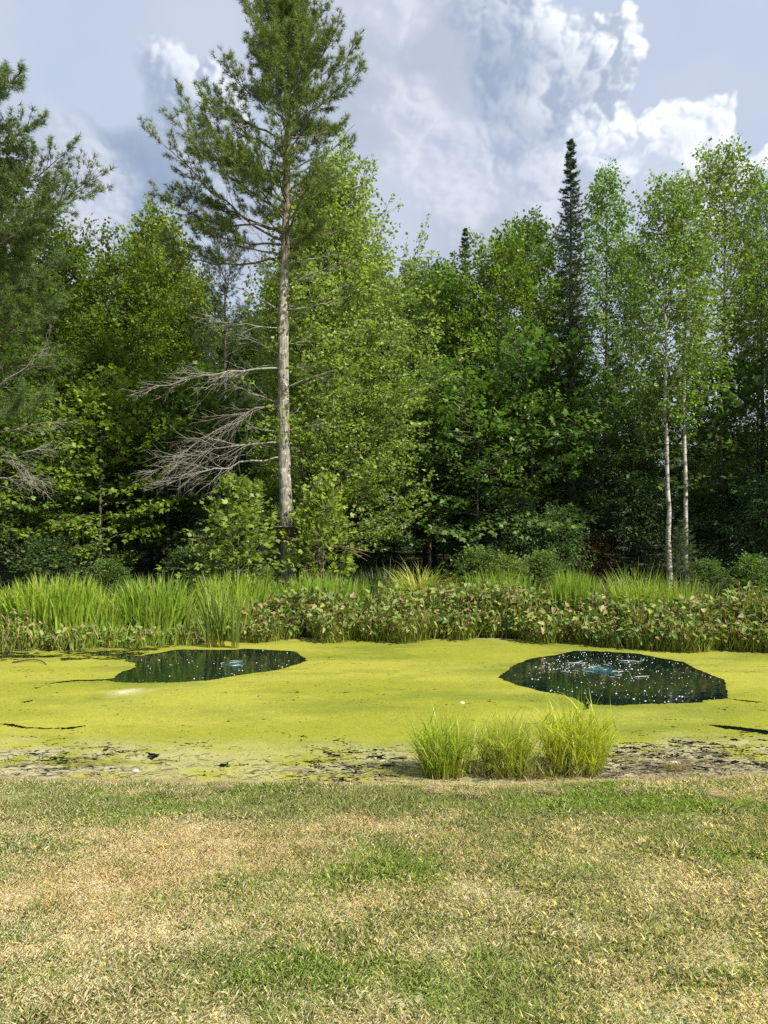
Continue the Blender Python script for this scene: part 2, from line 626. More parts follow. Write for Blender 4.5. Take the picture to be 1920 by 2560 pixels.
def dryness(x, y):
    """0 = green turf, 1 = straw"""
    d = 0.50 + 1.05 * (fbm(x * 0.9 + 3, y * 1.5, 21, 5, 0.6) - 0.5) + 0.75 * (fbm(x * 4.5, y * 6, 31, 3) - 0.5)
    d = d + _bumps(x, y, [(150, 2230, 420, 150, 0.42), (480, 2130, 260, 70, 0.35), (120, 2450, 330, 120, 0.22), (380, 2300, 200, 60, 0.25),
                          (1760, 2190, 260, 100, 0.28), (1120, 2050, 300, 40, 0.15), (700, 2010, 700, 28, -0.42), (1450, 2010, 600, 28, -0.45),
                          (980, 2150, 180, 60, -0.25), (1220, 2480, 260, 90, -0.45), (700, 2420, 200, 120, -0.18), (1000, 2330, 150, 60, -0.1), (630, 2190, 120, 30, -0.2),
                          (1450, 2190, 130, 25, -0.3), (1540, 2370, 100, 30, -0.25), (1700, 2090, 140, 22, -0.3), (900, 2240, 200, 30, 0.2)])
    edge = sstep(near_shore(x) - y, 0.20, 0.02)
    d = d + 0.8 * edge
    return np.clip(d, 0, 1)


def lawn_color(x, y, jitter=None):
    d = dryness(x, y)[:, None]
    oc = sstep(fbm(x * 1.3 + 9, y * 1.6, 41, 3) + _bumps(x, y, [(420, 2140, 320, 90, 0.25), (1060, 2410, 60, 18, 0.5)]), 0.5, 0.75)[:, None]
    br = sstep(fbm(x * 2.1, y * 2.6 + 7, 51, 3), 0.45, 0.7)[:, None]
    g = GREEN * (1 - br) + BRIGHT * br
    tn = TAN * (1 - 0.75 * oc) + OCHRE * 0.75 * oc
    return g * (1 - d) + tn * d


def build_ground():
    def axis(pts):
        out = []
        for a, b, st in pts:
            out += list(np.arange(a, b, st))
        return np.array(sorted(set(np.round(out, 3))))
    xs = axis([(-600, -60, 60), (-60, -16, 2.0), (-16, 16, 0.2), (16, 60, 2.0), (60, 661, 60)])
    ys = axis([(-600, -20, 58), (-20, -2, 2.0), (-2, 5, 0.2), (5, 7, 0.06), (7, 11, 0.25), (11, 14.2, 0.1), (14.2, 30, 0.4), (30, 70, 3), (70, 701, 60)])
    gx, gy = np.meshgrid(xs, ys)
    x, y = gx.ravel(), gy.ravel()
    z = height(x, y)
    nx, ny = len(xs), len(ys)
    i = (np.arange(ny - 1)[:, None] * nx + np.arange(nx - 1)[None, :]).ravel()
    T = np.concatenate([np.stack([i, i + 1, i + nx + 1], 1), np.stack([i, i + nx + 1, i + nx], 1)])
    lawn = lawn_color(x, y) * 0.55
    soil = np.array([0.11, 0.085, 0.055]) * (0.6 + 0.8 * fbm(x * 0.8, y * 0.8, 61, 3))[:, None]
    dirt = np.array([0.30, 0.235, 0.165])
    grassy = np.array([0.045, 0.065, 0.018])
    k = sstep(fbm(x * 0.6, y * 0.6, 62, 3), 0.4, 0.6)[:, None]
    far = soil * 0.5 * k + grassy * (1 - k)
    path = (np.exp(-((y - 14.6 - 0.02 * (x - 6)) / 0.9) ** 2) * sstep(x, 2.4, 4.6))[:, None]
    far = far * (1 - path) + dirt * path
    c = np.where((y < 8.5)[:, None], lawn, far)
    mud = (np.minimum(y - near_shore(x), far_shore(x) - y) > 0.02)[:, None]
    c = np.where(mud, np.array([0.02, 0.02, 0.012]), c)
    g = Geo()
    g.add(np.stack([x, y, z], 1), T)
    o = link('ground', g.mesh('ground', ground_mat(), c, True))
    tag(o, 'ground of patchy lawn, muddy pond bank and shaded forest floor', 'ground', kind='structure')


build_ground()

g = Geo()
g.add([(-14, 4.5, WATER_Z), (14, 4.5, WATER_Z), (14, 14.5, WATER_Z), (-14, 14.5, WATER_Z)], [(0, 1, 2), (0, 2, 3)])
tag(link('water', g.mesh('water', water_mat())), 'dark teal pond water in the clear openings', 'water', kind='structure')

zl = lambda pts: [(x * 0.5787, 1400 + y * 0.5787) for x, y in pts]
zr = lambda pts: [(960 + x * 0.5787, 1400 + y * 0.5787) for x, y in pts]
LEFT_PX = zl([(440, 517), (500, 511), (510, 492), (545, 478), (592, 462), (588, 446), (540, 436), (560, 424), (690, 400), (760, 388), (800, 386), (960, 388), (1080, 384), (1270, 394), (1300, 410),
              (1328, 435), (1270, 455), (1200, 475), (1050, 495), (900, 520), (750, 528), (590, 531), (500, 528)])
RIGHT_PX = zr([(490, 510), (530, 478), (570, 447), (640, 425), (740, 410), (820, 392), (960, 395), (1100, 405), (1200, 425), (1290, 440), (1350, 470), (1420, 500), (1465, 515), (1478, 560),
               (1490, 598), (1380, 605), (1370, 615), (1250, 620), (1130, 620), (1000, 628), (890, 625), (885, 640), (850, 650), (868, 628), (830, 602), (770, 583), (650, 560), (560, 535)])
CRACKS_PX = [zr([(1400, 712), (1470, 714), (1540, 722), (1640, 736), (1700, 740), (1700, 756), (1640, 752), (1570, 742), (1480, 732), (1440, 724)]),
             zr([(1480, 598), (1560, 606), (1640, 612), (1600, 615), (1520, 606)]),
             zl([(195, 537), (270, 524), (330, 518), (440, 515), (450, 522), (350, 523), (270, 530)]),
             zl([(-10, 705), (60, 709), (140, 722), (260, 727), (380, 716), (300, 731), (200, 731), (100, 724), (30, 714)]),
             zl([(95, 612), (150, 604), (140, 612), (110, 617)]), zl([(634, 852), (650, 834), (690, 838), (680, 850), (650, 862)]),
             zl([(940, 884), (985, 874), (1000, 888), (960, 892)]), zl([(265, 830), (310, 826), (290, 838)]), zl([(50, 864), (80, 860), (86, 868)]),
             zr([(-20, 880), (50, 868), (55, 880), (10, 896), (-20, 900)]), zr([(1300, 940), (1340, 932), (1330, 946)]),
             zl([(160, 555), (150, 550), (185, 548)]), zl([(500, 664), (512, 666), (506, 670)]), zl([(1295, 773), (1320, 772), (1310, 778)])]
HOLES = [[on_water(*p) for p in poly] for poly in [LEFT_PX, RIGHT_PX] + CRACKS_PX]
MOTTLE = [on_water(*p) for p in zl([(0, 400), (120, 372), (240, 350), (420, 345), (640, 335), (880, 338), (960, 352), (800, 372), (700, 382), (560, 430), (500, 432), (380, 428), (270, 436), (260, 420), (120, 424), (0, 440)])]


def duckweed_present(x, y):
    jx = x + 0.05 * (fbm(x * 7, y * 7, 71, 3) - 0.5) + 0.015 * (vnoise(x * 60, y * 60, 72) - 0.5)
    jy = y + 0.07 * (fbm(x * 6, y * 6, 73, 3) - 0.5) + 0.03 * (vnoise(x * 60, y * 60, 74) - 0.5)
    ok = np.ones(x.shape, bool)
    for poly in HOLES:
        a = np.array(poly)
        bb = (jx > a[:, 0].min() - .1) & (jx < a[:, 0].max() + .1) & (jy > a[:, 1].min() - .1) & (jy < a[:, 1].max() + .1)
        if bb.any():
            ok[bb] &= ~inside_poly(jx[bb], jy[bb], poly)
    mt = inside_poly(jx, jy, MOTTLE)
    nz = 0.55 * fbm(x * 2.2, y * 6.5, 75, 3) + 0.45 * fbm(x * 14, y * 30, 76, 3)
    ok &= ~(mt & (nz < 0.52))
    # thin scummy strip along the near bank breaks open in places
    s = y - near_shore(x)
    strip = sstep(s, 1.5, 0.75) * sstep(s, -0.2, 0.05)
    patch = np.clip(1.3 * np.exp(-((x - 2.35) / 1.0) ** 2) + 0.80 * np.exp(-((x + 0.25) / 0.45) ** 2) + 0.55 * np.exp(-((x + 2.6) / 0.7) ** 2) + 0.15, 0, 1.2)
    nz2 = 0.4 * fbm(x * 5, y * 11, 77, 3) + 0.6 * fbm(x * 24, y * 48, 78, 3, 0.65)
    ok &= ~(nz2 < 0.265 + 0.20 * strip * patch)
    return ok & (y > near_shore(x) - 0.25) & (y < far_shore(x) + 0.6)


def duckweed_color(x, y):
    base = np.array([0.240, 0.258, 0.026])
    pale = np.array([0.36, 0.355, 0.060])
    olive = np.array([0.145, 0.175, 0.022])
    k = sstep(fbm(x * 0.7, y * 1.6, 81, 4), 0.48, 0.68)[:, None]
    k2 = sstep(fbm(x * 0.5 + 5, y * 1.4, 82, 4), 0.45, 0.65)[:, None]
    c = base * (1 - 0.7 * k) + olive * 0.7 * k
    k3 = sstep(fbm(x * 1.1 + y * 0.6, y * 5.5, 85, 4), 0.55, 0.72)[:, None]
    c = c * (1 - 0.5 * k2) + pale * 0.5 * k2
    c = c * (1 - 0.4 * k3) + olive * 0.4 * k3
    s = y - near_shore(x)
    strip = (sstep(s, 1.5, 0.5) * np.clip(0.45 + 0.8 * np.exp(-((x - 2.35) / 1.1) ** 2) + 0.5 * np.exp(-((x + 2.7) / 0.8) ** 2) + 0.4 * np.exp(-((x + 0.2) / 0.5) ** 2), 0, 1))[:, None]
    far = sstep(far_shore(x) - y, 0.55, 0.1)[:, None]
    scum = np.array([0.36, 0.34, 0.20]) * (0.65 + 0.6 * fbm(x * 9, y * 16, 83, 3))[:, None]
    f = np.clip(strip * sstep(fbm(x * 3, y * 6, 84, 3), 0.3, 0.62)[:, None] * 1.1 + 0.35 * far, 0, 1)
    c = c * (1 - f) + scum * f
    cx, cy = on_water(320, 1730)
    w = (0.8 * np.exp(-(((x - cx) / 0.14) ** 2 + ((y - cy) / 0.13) ** 2)))[:, None]
    c = c * (1 - w) + np.array([0.6, 0.58, 0.42]) * w
    return c


def build_duckweed():
    big, sub = 0.2, 13
    st = big / sub
    x0, x1, y0, y1 = -9.0, 9.0, 5.4, 13.8
    nxb, nyb = int((x1 - x0) / big), int((y1 - y0) / big)
    nx, ny = nxb * sub, nyb * sub
    xc = x0 + (np.arange(nx) + 0.5) * st
    yc = y0 + (np.arange(ny) + 0.5) * st
    gx, gy = np.meshgrid(xc, yc)
    # outside the seen part the mat is kept simple
    pres = duckweed_present(gx.ravel(), gy.ravel()).reshape(ny, nx)
    blk = pres.reshape(nyb, sub, nxb, sub).sum((1, 3))
    seen = np.abs(x0 + (np.arange(nxb) + .5) * big)[None, :] < (y0 + (np.arange(nyb) + .5) * big)[:, None] * 0.5 + 1.0
    full = (blk == sub * sub) | (~seen & (blk > sub * sub * 0.5))
    part = (blk > 0) & ~full & seen
    quads = []
    by, bx = np.nonzero(full)
    quads.append(np.stack([x0 + bx * big, y0 + by * big, np.full(len(bx), big)], 1))
    fine = pres & np.repeat(np.repeat(part, sub, 0), sub, 1)
    fy, fx = np.nonzero(fine)
    quads.append(np.stack([x0 + fx * st, y0 + fy * st, np.full(len(fx), st)], 1))
    q = np.concatenate(quads)
    rng = RNG(5)
    vx = np.stack([q[:, 0], q[:, 0] + q[:, 2], q[:, 0] + q[:, 2], q[:, 0]], 1)
    vy = np.stack([q[:, 1], q[:, 1], q[:, 1] + q[:, 2], q[:, 1] + q[:, 2]], 1)
    free = 1.0 - ((np.abs((vx - x0) / big - np.round((vx - x0) / big)) < 1e-3) | (np.abs((vy - y0) / big - np.round((vy - y0) / big)) < 1e-3))
    jx, jy = st * 0.8 * (vnoise(vx * 47, vy * 47, 91) - 0.5), st * 0.8 * (vnoise(vx * 47, vy * 47, 92) - 0.5)
    vx, vy = vx + jx * free, vy + jy * free
    V = np.stack([vx.ravel(), vy.ravel(), np.full(vx.size, WATER_Z + 0.005)], 1)
    T = (np.array([[0, 1, 2], [0, 2, 3]])[None] + (np.arange(len(q)) * 4)[:, None, None]).reshape(-1, 3)
    g = Geo()
    g.add(V, T)
    o = link('duckweed_mat', g.mesh('duckweed_mat', duckweed_mat(), duckweed_color(V[:, 0], V[:, 1])))
    tag(o, 'yellow-green duckweed mat floating over most of the pond', 'duckweed', kind='stuff')


build_duckweed()

# ------------------------------------------------------------------ foam and aerators
M_FOAM = plain_mat('foam', (0.52, 0.57, 0.60), 0.35, 0.1, 30, 0.5)


def inset_poly(poly, k):
    a = np.array(poly)
    c = a.mean(0)
    return [tuple(p) for p in c + (a - c) * k]


def build_foam(poly, centre, n, seed, label, spread):
    rng = RNG(seed)
    a = np.array(poly)
    pts = np.zeros((0, 2))
    ip = inset_poly(poly, 0.96)
    while len(pts) < n:
        p = rng.uniform(a.min(0), a.max(0), (n * 4, 2))
        q = np.array(centre) + rng.normal(0, 1, (n, 2)) * spread
        p = np.concatenate([p[:int(n * 2.5)], q])
        p = p[inside_poly(p[:, 0], p[:, 1], ip)]
        p = p[rng.random(len(p)) < 0.25 + 0.75 * sstep(fbm(p[:, 0] * 1.6, p[:, 1] * 1.6, seed, 3), 0.4, 0.6)]
        pts = np.concatenate([pts, p])
    rng.shuffle(pts)
    pts = pts[:n]
    g = Geo()
    r = 0.003 + 0.0075 * rng.random(n) ** 2.5
    th = 2 * np.pi * np.arange(6) / 6
    asp = rng.uniform(0.6, 1.5, n)
    rz = rng.uniform(0, np.pi, n)
    for lv, (rr, hh) in enumerate([(1.0, 0.0), (0.72, 0.62)]):
        pass
    ca, sa = np.cos(rz)[:, None], np.sin(rz)[:, None]
    def ring(k):
        ex, ey = np.cos(th)[None] * r[:, None] * k * asp[:, None], np.sin(th)[None] * r[:, None] * k
        return pts[:, 0, None] + ex * ca - ey * sa, pts[:, 1, None] + ex * sa + ey * ca
    x1, y1 = ring(1.0)
    x2, y2 = ring(0.7)
    V = np.concatenate([np.stack([x1, y1, np.full_like(x1, WATER_Z + 0.001)], -1), np.stack([x2, y2, WATER_Z + 0.6 * np.repeat(r[:, None], 6, 1)], -1),
                        np.stack([pts[:, 0], pts[:, 1], WATER_Z + 0.8 * r], -1)[:, None]], 1)
    T = []
    for k in range(6):
        k2 = (k + 1) % 6
        T += [(k, k2, 6 + k2), (k, 6 + k2, 6 + k), (6 + k, 6 + k2, 12)]
    T = (np.array(T)[None] + (np.arange(n) * 13)[:, None, None]).reshape(-1, 3)
    g.add(V.reshape(-1, 3), T)
    o = link('foam_bubbles', g.mesh('foam_bubbles', M_FOAM, None, True))
    tag(o, label, 'foam', kind='stuff')


def boil_mat():
    m, t = new_mat('aerated_water')
    co = t.n('ShaderNodeTexCoord').outputs['Object']
    mp = t.n('ShaderNodeMapping', {'Vector': co, 'Scale': (3.0, 8.0, 1.0)}).outputs[0]
    a = t.noise(mp, 1.6, 5, 0.65, 0.8).outputs[0]
    r = t.vm('LENGTH', t.vm('MULTIPLY', co, (1.0, 0.8, 0.0)).outputs[0]).outputs['Value']
    fall = t.smooth(r, 0.05, 0.42, 1.0, 0.0)
    al = t.m('MULTIPLY', t.smooth(t.m('ADD', a, t.m('MULTIPLY', fall, 0.25)), 0.55, 0.80), fall)
    al = t.m('MULTIPLY', al, 0.5)
    pr = t.n('ShaderNodeBsdfPrincipled', {'Base Color': (0.02, 0.17, 0.21, 1), 'Roughness': 0.25, 'Alpha': al})
    return finish(m, t, pr.outputs[0])


M_BOIL = boil_mat()


def build_aerator(px, py, seed, label, n_crest, size=1.0):
    cx, cy = on_water(px, py)
    rng = RNG(seed)
    root = empty('aerator_boil', (cx, cy, WATER_Z))
    tag(root, label, 'water bubbler')
    root.scale = (size, size, 1.0)
    # domed sheet of aerated water
    nr, na = 10, 32
    rr = np.linspace(0.0, 0.62, nr)
    th = 2 * np.pi * np.arange(na) / na
    x = rr[:, None] * np.cos(th)
    y = rr[:, None] * np.sin(th) * 1.25
    z = 0.004 + 0.02 * np.exp(-(rr[:, None] / 0.2) ** 2) + 0.006 * np.sin(rr[:, None] * 45 + 2 * np.sin(3 * th))
    i = (np.arange(nr - 1)[:, None] * na + np.arange(na)[None, :])
    j = np.arange(nr - 1)[:, None] * na + (np.arange(na)[None, :] + 1) % na
    q = np.stack([i, j, j + na, i + na], -1).reshape(-1, 4)
    g = Geo()
    g.add(np.stack([x, y, z + 0 * x], -1).reshape(-1, 3), np.concatenate([q[:, [0, 1, 2]], q[:, [0, 2, 3]]]))
    link('plume', g.mesh('plume', M_BOIL, None, True), root)
    # broken foam lines pushed outwards
    n = n_crest
    rad = np.abs(rng.normal(0.0, 0.26, n)) + 0.04
    a0 = rng.uniform(0, 2 * np.pi, n)
    s = np.linspace(-1, 1, 7)[None]
    ln = rng.uniform(0.05, 0.25, n)[:, None]
    aa = a0[:, None] + s * ln / np.maximum(rad, 0.12)[:, None] * 0.6
    wob = rad[:, None] * (1 + 0.12 * np.sin(aa * 7 + rng.uniform(0, 6, n)[:, None]))
    Pt = np.stack([wob * np.cos(aa) * 1.1, wob * np.sin(aa) * 1.4, np.full_like(aa, 0.012) + 0.015 * np.exp(-(wob / 0.2) ** 2)], -1)
    R = (0.0012 + 0.003 * rng.random(n))[:, None] * (1 - s ** 2) + 0.0006
    g = Geo()
    g.add(*tube_batch(Pt, R, 4))
    tag(link('foam_crests', g.mesh('foam_crests', M_FOAM, None, True), root), kind='stuff')


RC = on_water(1498, 1675)
LC = on_water(590, 1663)
build_foam(HOLES[1], RC, 520, 3, 'white bubbles scattered over the right open pool', 0.7)
build_foam(HOLES[0], (LC[0] + 0.2, LC[1]), 95, 4, 'few white bubbles drifting on the left open pool', 0.7)
build_aerator(1498, 1675, 6, 'turquoise boil of air bubbles in the right, bubble-strewn pool', 22)
build_aerator(590, 1663, 7, 'faint blue swirl of bubbles in the left, darker pool', 6, 0.7)


# ------------------------------------------------------------------ trees
def jitter(rng, n, s):
    return rng.normal(0, s, (n, 3))


def trunk_path(H, K, rng, wob, lean=(0, 0)):
    t = np.linspace(0, 1, K)
    w = np.cumsum(rng.normal(0, wob * H / K, (K, 2)), 0)
    w -= w[0]
    return np.stack([w[:, 0] + lean[0] * t ** 1.3 * H, w[:, 1] + lean[1] * t ** 1.3 * H, t * H], 1)


def broadleaf(seed, H, cb, spread, nlimb, el0, el1, env, ntw=13, leaf=0.10, dens=16.0, r0=0.1, curl=0.15, flat=0.75, droop=0.25,
              lobed=False, twig_f=0.45, lean=(0, 0), wob=0.012, width=0.42, top_leaf=1.0, bias=None, limb_r=0.32, leaf_up=0.75, Kt=16):
    """returns (trunk Geo, crown-wood Geo, leaf Geo)"""
    rng = RNG(seed)
    tp = trunk_path(H, Kt, rng, wob, lean)
    tt = np.linspace(0, 1, Kt)
    tr = r0 * ((1 - tt) ** 0.8 * 0.93 + 0.02) + r0 * 0.28 * np.exp(-tt * H / 0.28)
    gt = Geo()
    gt.add(*tube_batch(tp[None], tr[None], 10))
    t = cb + (0.985 - cb) * np.sort(rng.random(nlimb) * 0.35 / nlimb * 3 + np.linspace(0, 1, nlimb)).clip(0, 1) ** 0.92
    rel = (t - cb) / (1 - cb)
    az = np.arange(nlimb) * 2.39996 + rng.normal(0, 0.35, nlimb)
    L = spread * env(rel) * rng.uniform(0.72, 1.18, nlimb)
    if bias is not None:
        L = L * (1 + bias[1] * np.cos(az - bias[0]))
    el = el0 + (el1 - el0) * rel + rng.normal(0, 0.10, nlimb)
    p0, _ = sample_path(tp[None], t[None])
    p0 = p0[0]
    dh = np.stack([np.cos(az), np.sin(az), np.zeros(nlimb)], 1)
    d0 = dh * np.cos(el)[:, None] + np.array([0, 0, 1]) * np.sin(el)[:, None]
    el2 = el + curl
    d1 = dh * np.cos(el2)[:, None] + np.array([0, 0, 1]) * np.sin(el2)[:, None]
    mid = p0 + d0 * (L * 0.5)[:, None]
    tip = mid + d1 * (L * 0.5)[:, None]
    KL = 8
    LP = bezier(p0, mid + jitter(rng, nlimb, 0.03) * L[:, None], tip, KL)
    LP[:, 1:-1] += rng.normal(0, 0.012, (nlimb, KL - 2, 3)) * L[:, None, None]
    rl = np.interp(t, tt, tr) * limb_r + 0.004
    sl = np.linspace(0, 1, KL)
    gw = Geo()
    gw.add(*tube_batch(LP, np.minimum(rl, 0.045)[:, None] * (1 - 0.85 * sl)[None], 4))
    # twigs
    m = ntw
    s = (np.arange(m)[None] + rng.random((nlimb, m))) / m * 0.86 + 0.14
    s[:, -1] = 0.995
    q, tg = sample_path(LP, s)
    up = np.array([0, 0, 1.0])
    sn = unit(up - (tg * up).sum(-1, keepdims=True) * tg + 1e-6)     # spray normal
    sd = np.cross(tg, sn)
    sg = np.where((np.arange(m)[None] + np.arange(nlimb)[:, None]) % 2 == 0, 1.0, -1.0)
    ang = rng.uniform(0.55, 1.15, (nlimb, m))
    ang[:, -1] = rng.uniform(0, 0.25, nlimb)
    roll = rng.normal(0, 1 - flat, (nlimb, m)) * 1.3
    lat = sd * np.cos(roll)[..., None] + sn * np.sin(roll)[..., None]
    td = unit(tg * np.cos(ang)[..., None] + lat * (np.sin(ang) * sg)[..., None] + rng.normal(0, 0.10, (nlimb, m, 3)))
    tl = (L[:, None] * twig_f * (1.12 - s) * rng.uniform(0.6, 1.3, (nlimb, m)) + 0.14 * rng.uniform(0.6, 1.4, (nlimb, m)))
    n = nlimb * m
    q, td, sn, tl = q.reshape(n, 3), td.reshape(n, 3), sn.reshape(n, 3), tl.ravel()
    mid = q + td * tl[:, None] * 0.5
    tip = q + td * tl[:, None] + np.array([0, 0, -0.10]) * tl[:, None] * droop * 2
    TP = bezier(q, mid, tip, 4)
    gw.add(*tube_batch(TP[:, [0, 3]], np.full((n, 1), 0.0055) * np.array([[1, .25]]), 3))
    # leaves
    cnt = np.maximum(2, (tl * dens + rng.random(n)).astype(int))
    idx = np.repeat(np.arange(n), cnt)
    N = len(idx)
    u = rng.random(N) ** 0.8
    lp, lt = sample_path(TP, np.zeros((n, 1)))
    f = u * 2.999
    k = f.astype(int)
    w = (f - k)[:, None]
    pos = TP[idx, k] * (1 - w) + TP[idx, k + 1] * w
    tn = td[idx]
    nn = sn[idx]
    sid = np.cross(tn, nn)
    s2 = np.where(rng.random(N) < 0.5, 1.0, -1.0)[:, None]
    la = rng.uniform(0.3, 1.3, N)[:, None]
    ld = unit(tn * np.cos(la) + sid * np.sin(la) * s2 + rng.normal(0, 0.25, (N, 3)) + np.array([0, 0, -droop]))
    ln = unit(nn * leaf_up + rng.normal(0, 0.42, (N, 3)))
    size = leaf * (0.55 + 0.85 * rng.random(N) ** 1.3)
    pos = pos + ld * (rng.uniform(0.1, 1.1, N) * size)[:, None] + rng.normal(0, 0.03, (N, 3))
    gl = Geo()
    tint = np.clip(rng.normal(0.5, 0.2, N) + np.repeat(rng.normal(0, 0.16, n), cnt), 0, 1)
    leaf_batch(gl, pos, ld, ln, size, rng, width=width, lobed=lobed, tint=tint)
    return gt, gw, gl


def needle_tufts(g, pos, ax, rng, count=14, length=0.10, width=0.0035, spread=(0.25, 1.0), back=0.03, tint=None):
    n = len(pos)
    ax = unit(ax)
    ref = np.where(np.abs(ax[:, 2:3]) > 0.9, np.array([1.0, 0, 0]), np.array([0, 0, 1.0]))
    u = unit(np.cross(ax, ref))
    v = np.cross(ax, u)
    ph = rng.uniform(0, 2 * np.pi, (n, count))
    th = rng.uniform(spread[0], spread[1], (n, count))
    rad = u[:, None] * np.cos(ph)[..., None] + v[:, None] * np.sin(ph)[..., None]
    d = ax[:, None] * np.cos(th)[..., None] + rad * np.sin(th)[..., None]
    d[..., 2] += -0.08
    ln = length * rng.uniform(0.7, 1.2, (n, count))
    b = pos[:, None] - ax[:, None] * rng.uniform(0, back, (n, count))[..., None]
    sd = unit(np.cross(d, rng.normal(0, 1, (n, count, 3)))) * width
    V = np.stack([b - sd, b + sd, b + d * ln[..., None]], 2).reshape(-1, 3)
    T = np.arange(n * count * 3).reshape(-1, 3)
    if tint is None:
        tint = np.clip(rng.normal(0.5, 0.2, n), 0, 1)
    g.add(V, T, np.repeat(tint, count * 3))


def pine_branches(p0, p2, rng, sag=0.10, KB=10):
    n = len(p0)
    L = np.linalg.norm(p2 - p0, axis=1)
    c = p0 + (p2 - p0) * 0.55 + np.array([0, 0, -1.0]) * (L * sag)[:, None] + rng.normal(0, 0.05, (n, 3)) * L[:, None]
    BP = bezier(p0, c, p2, KB)
    BP[:, 1:-1] += rng.normal(0, 0.010, (n, KB - 2, 3)) * L[:, None, None]
    return BP, L


def pine_foliage(gw, gn, BP, L, dens, rng, ns=18, start=0.3, needle=0.10, cnt=13, br=0.022):
    """clothe pine branches with side shoots and needle tufts"""
    n, K = BP.shape[:2]
    sl = np.linspace(0, 1, K)
    r = np.clip(0.011 * L + 0.004, 0.006, br)
    gw.add(*tube_batch(BP, r[:, None] * (1 - 0.82 * sl)[None], 5))
    s = start + (1 - start) * (np.arange(ns)[None] + rng.random((n, ns))) / ns
    s[:, -1] = 0.995
    q, tg = sample_path(BP, s)
    up = np.array([0, 0, 1.0])
    sn = unit(up - (tg * up).sum(-1, keepdims=True) * tg + 1e-6)
    sd = np.cross(tg, sn)
    roll = rng.normal(0, 0.8, (n, ns)) + 0.25
    sg = np.where((np.arange(ns)[None] + np.arange(n)[:, None]) % 2 == 0, 1.0, -1.0)
    lat = sd * (np.cos(roll) * sg)[..., None] + sn * np.sin(roll)[..., None]
    ang = rng.uniform(0.5, 0.95, (n, ns))
    ang[:, -3:] = rng.uniform(0.05, 0.5, (n, 3))
    td = unit(tg * np.cos(ang)[..., None] + lat * np.sin(ang)[..., None])
    tl = L[:, None] * 0.22 * (1.2 - 0.75 * s) * rng.uniform(0.6, 1.3, (n, ns)) + 0.16 * rng.uniform(0.7, 1.3, (n, ns))
    keep = (rng.random((n, ns)) < dens[:, None]).ravel()
    q, td, tl = q.reshape(-1, 3)[keep], td.reshape(-1, 3)[keep], tl.ravel()[keep]
    m = len(q)
    mid = q + td * tl[:, None] * 0.5
    tip = q + td * tl[:, None] + np.array([0, 0, 0.22]) * tl[:, None]
    TP = bezier(q, mid, tip, 4)
    gw.add(*tube_batch(TP[:, [0, 1, 3]], np.full((m, 1), 0.007) * np.array([[1, .8, .35]]), 3))
    c2 = np.maximum(4, (tl * 21).astype(int))
    idx = np.repeat(np.arange(m), c2)
    N = len(idx)
    u = 0.15 + 0.85 * rng.random(N) ** 0.65
    first = np.concatenate([[True], idx[1:] != idx[:-1]])
    u[first] = 1.0
    f = np.clip(u, 0, .9999) * 3
    k = f.astype(int)
    w = (f - k)[:, None]
    pos = TP[idx, k] * (1 - w) + TP[idx, k + 1] * w + rng.normal(0, 0.03, (N, 3)) * (~first)[:, None]
    ax = unit(td[idx] + rng.normal(0, 0.42, (N, 3)) + np.array([0, 0, 0.35]))
    shoot = np.repeat(rng.normal(0, 0.15, m), c2)
    needle_tufts(gn, pos, ax, rng, cnt, needle, 0.0042, (0.25, 1.35), 0.06, np.clip(rng.normal(0.45, 0.2, N) + shoot, 0, 1))


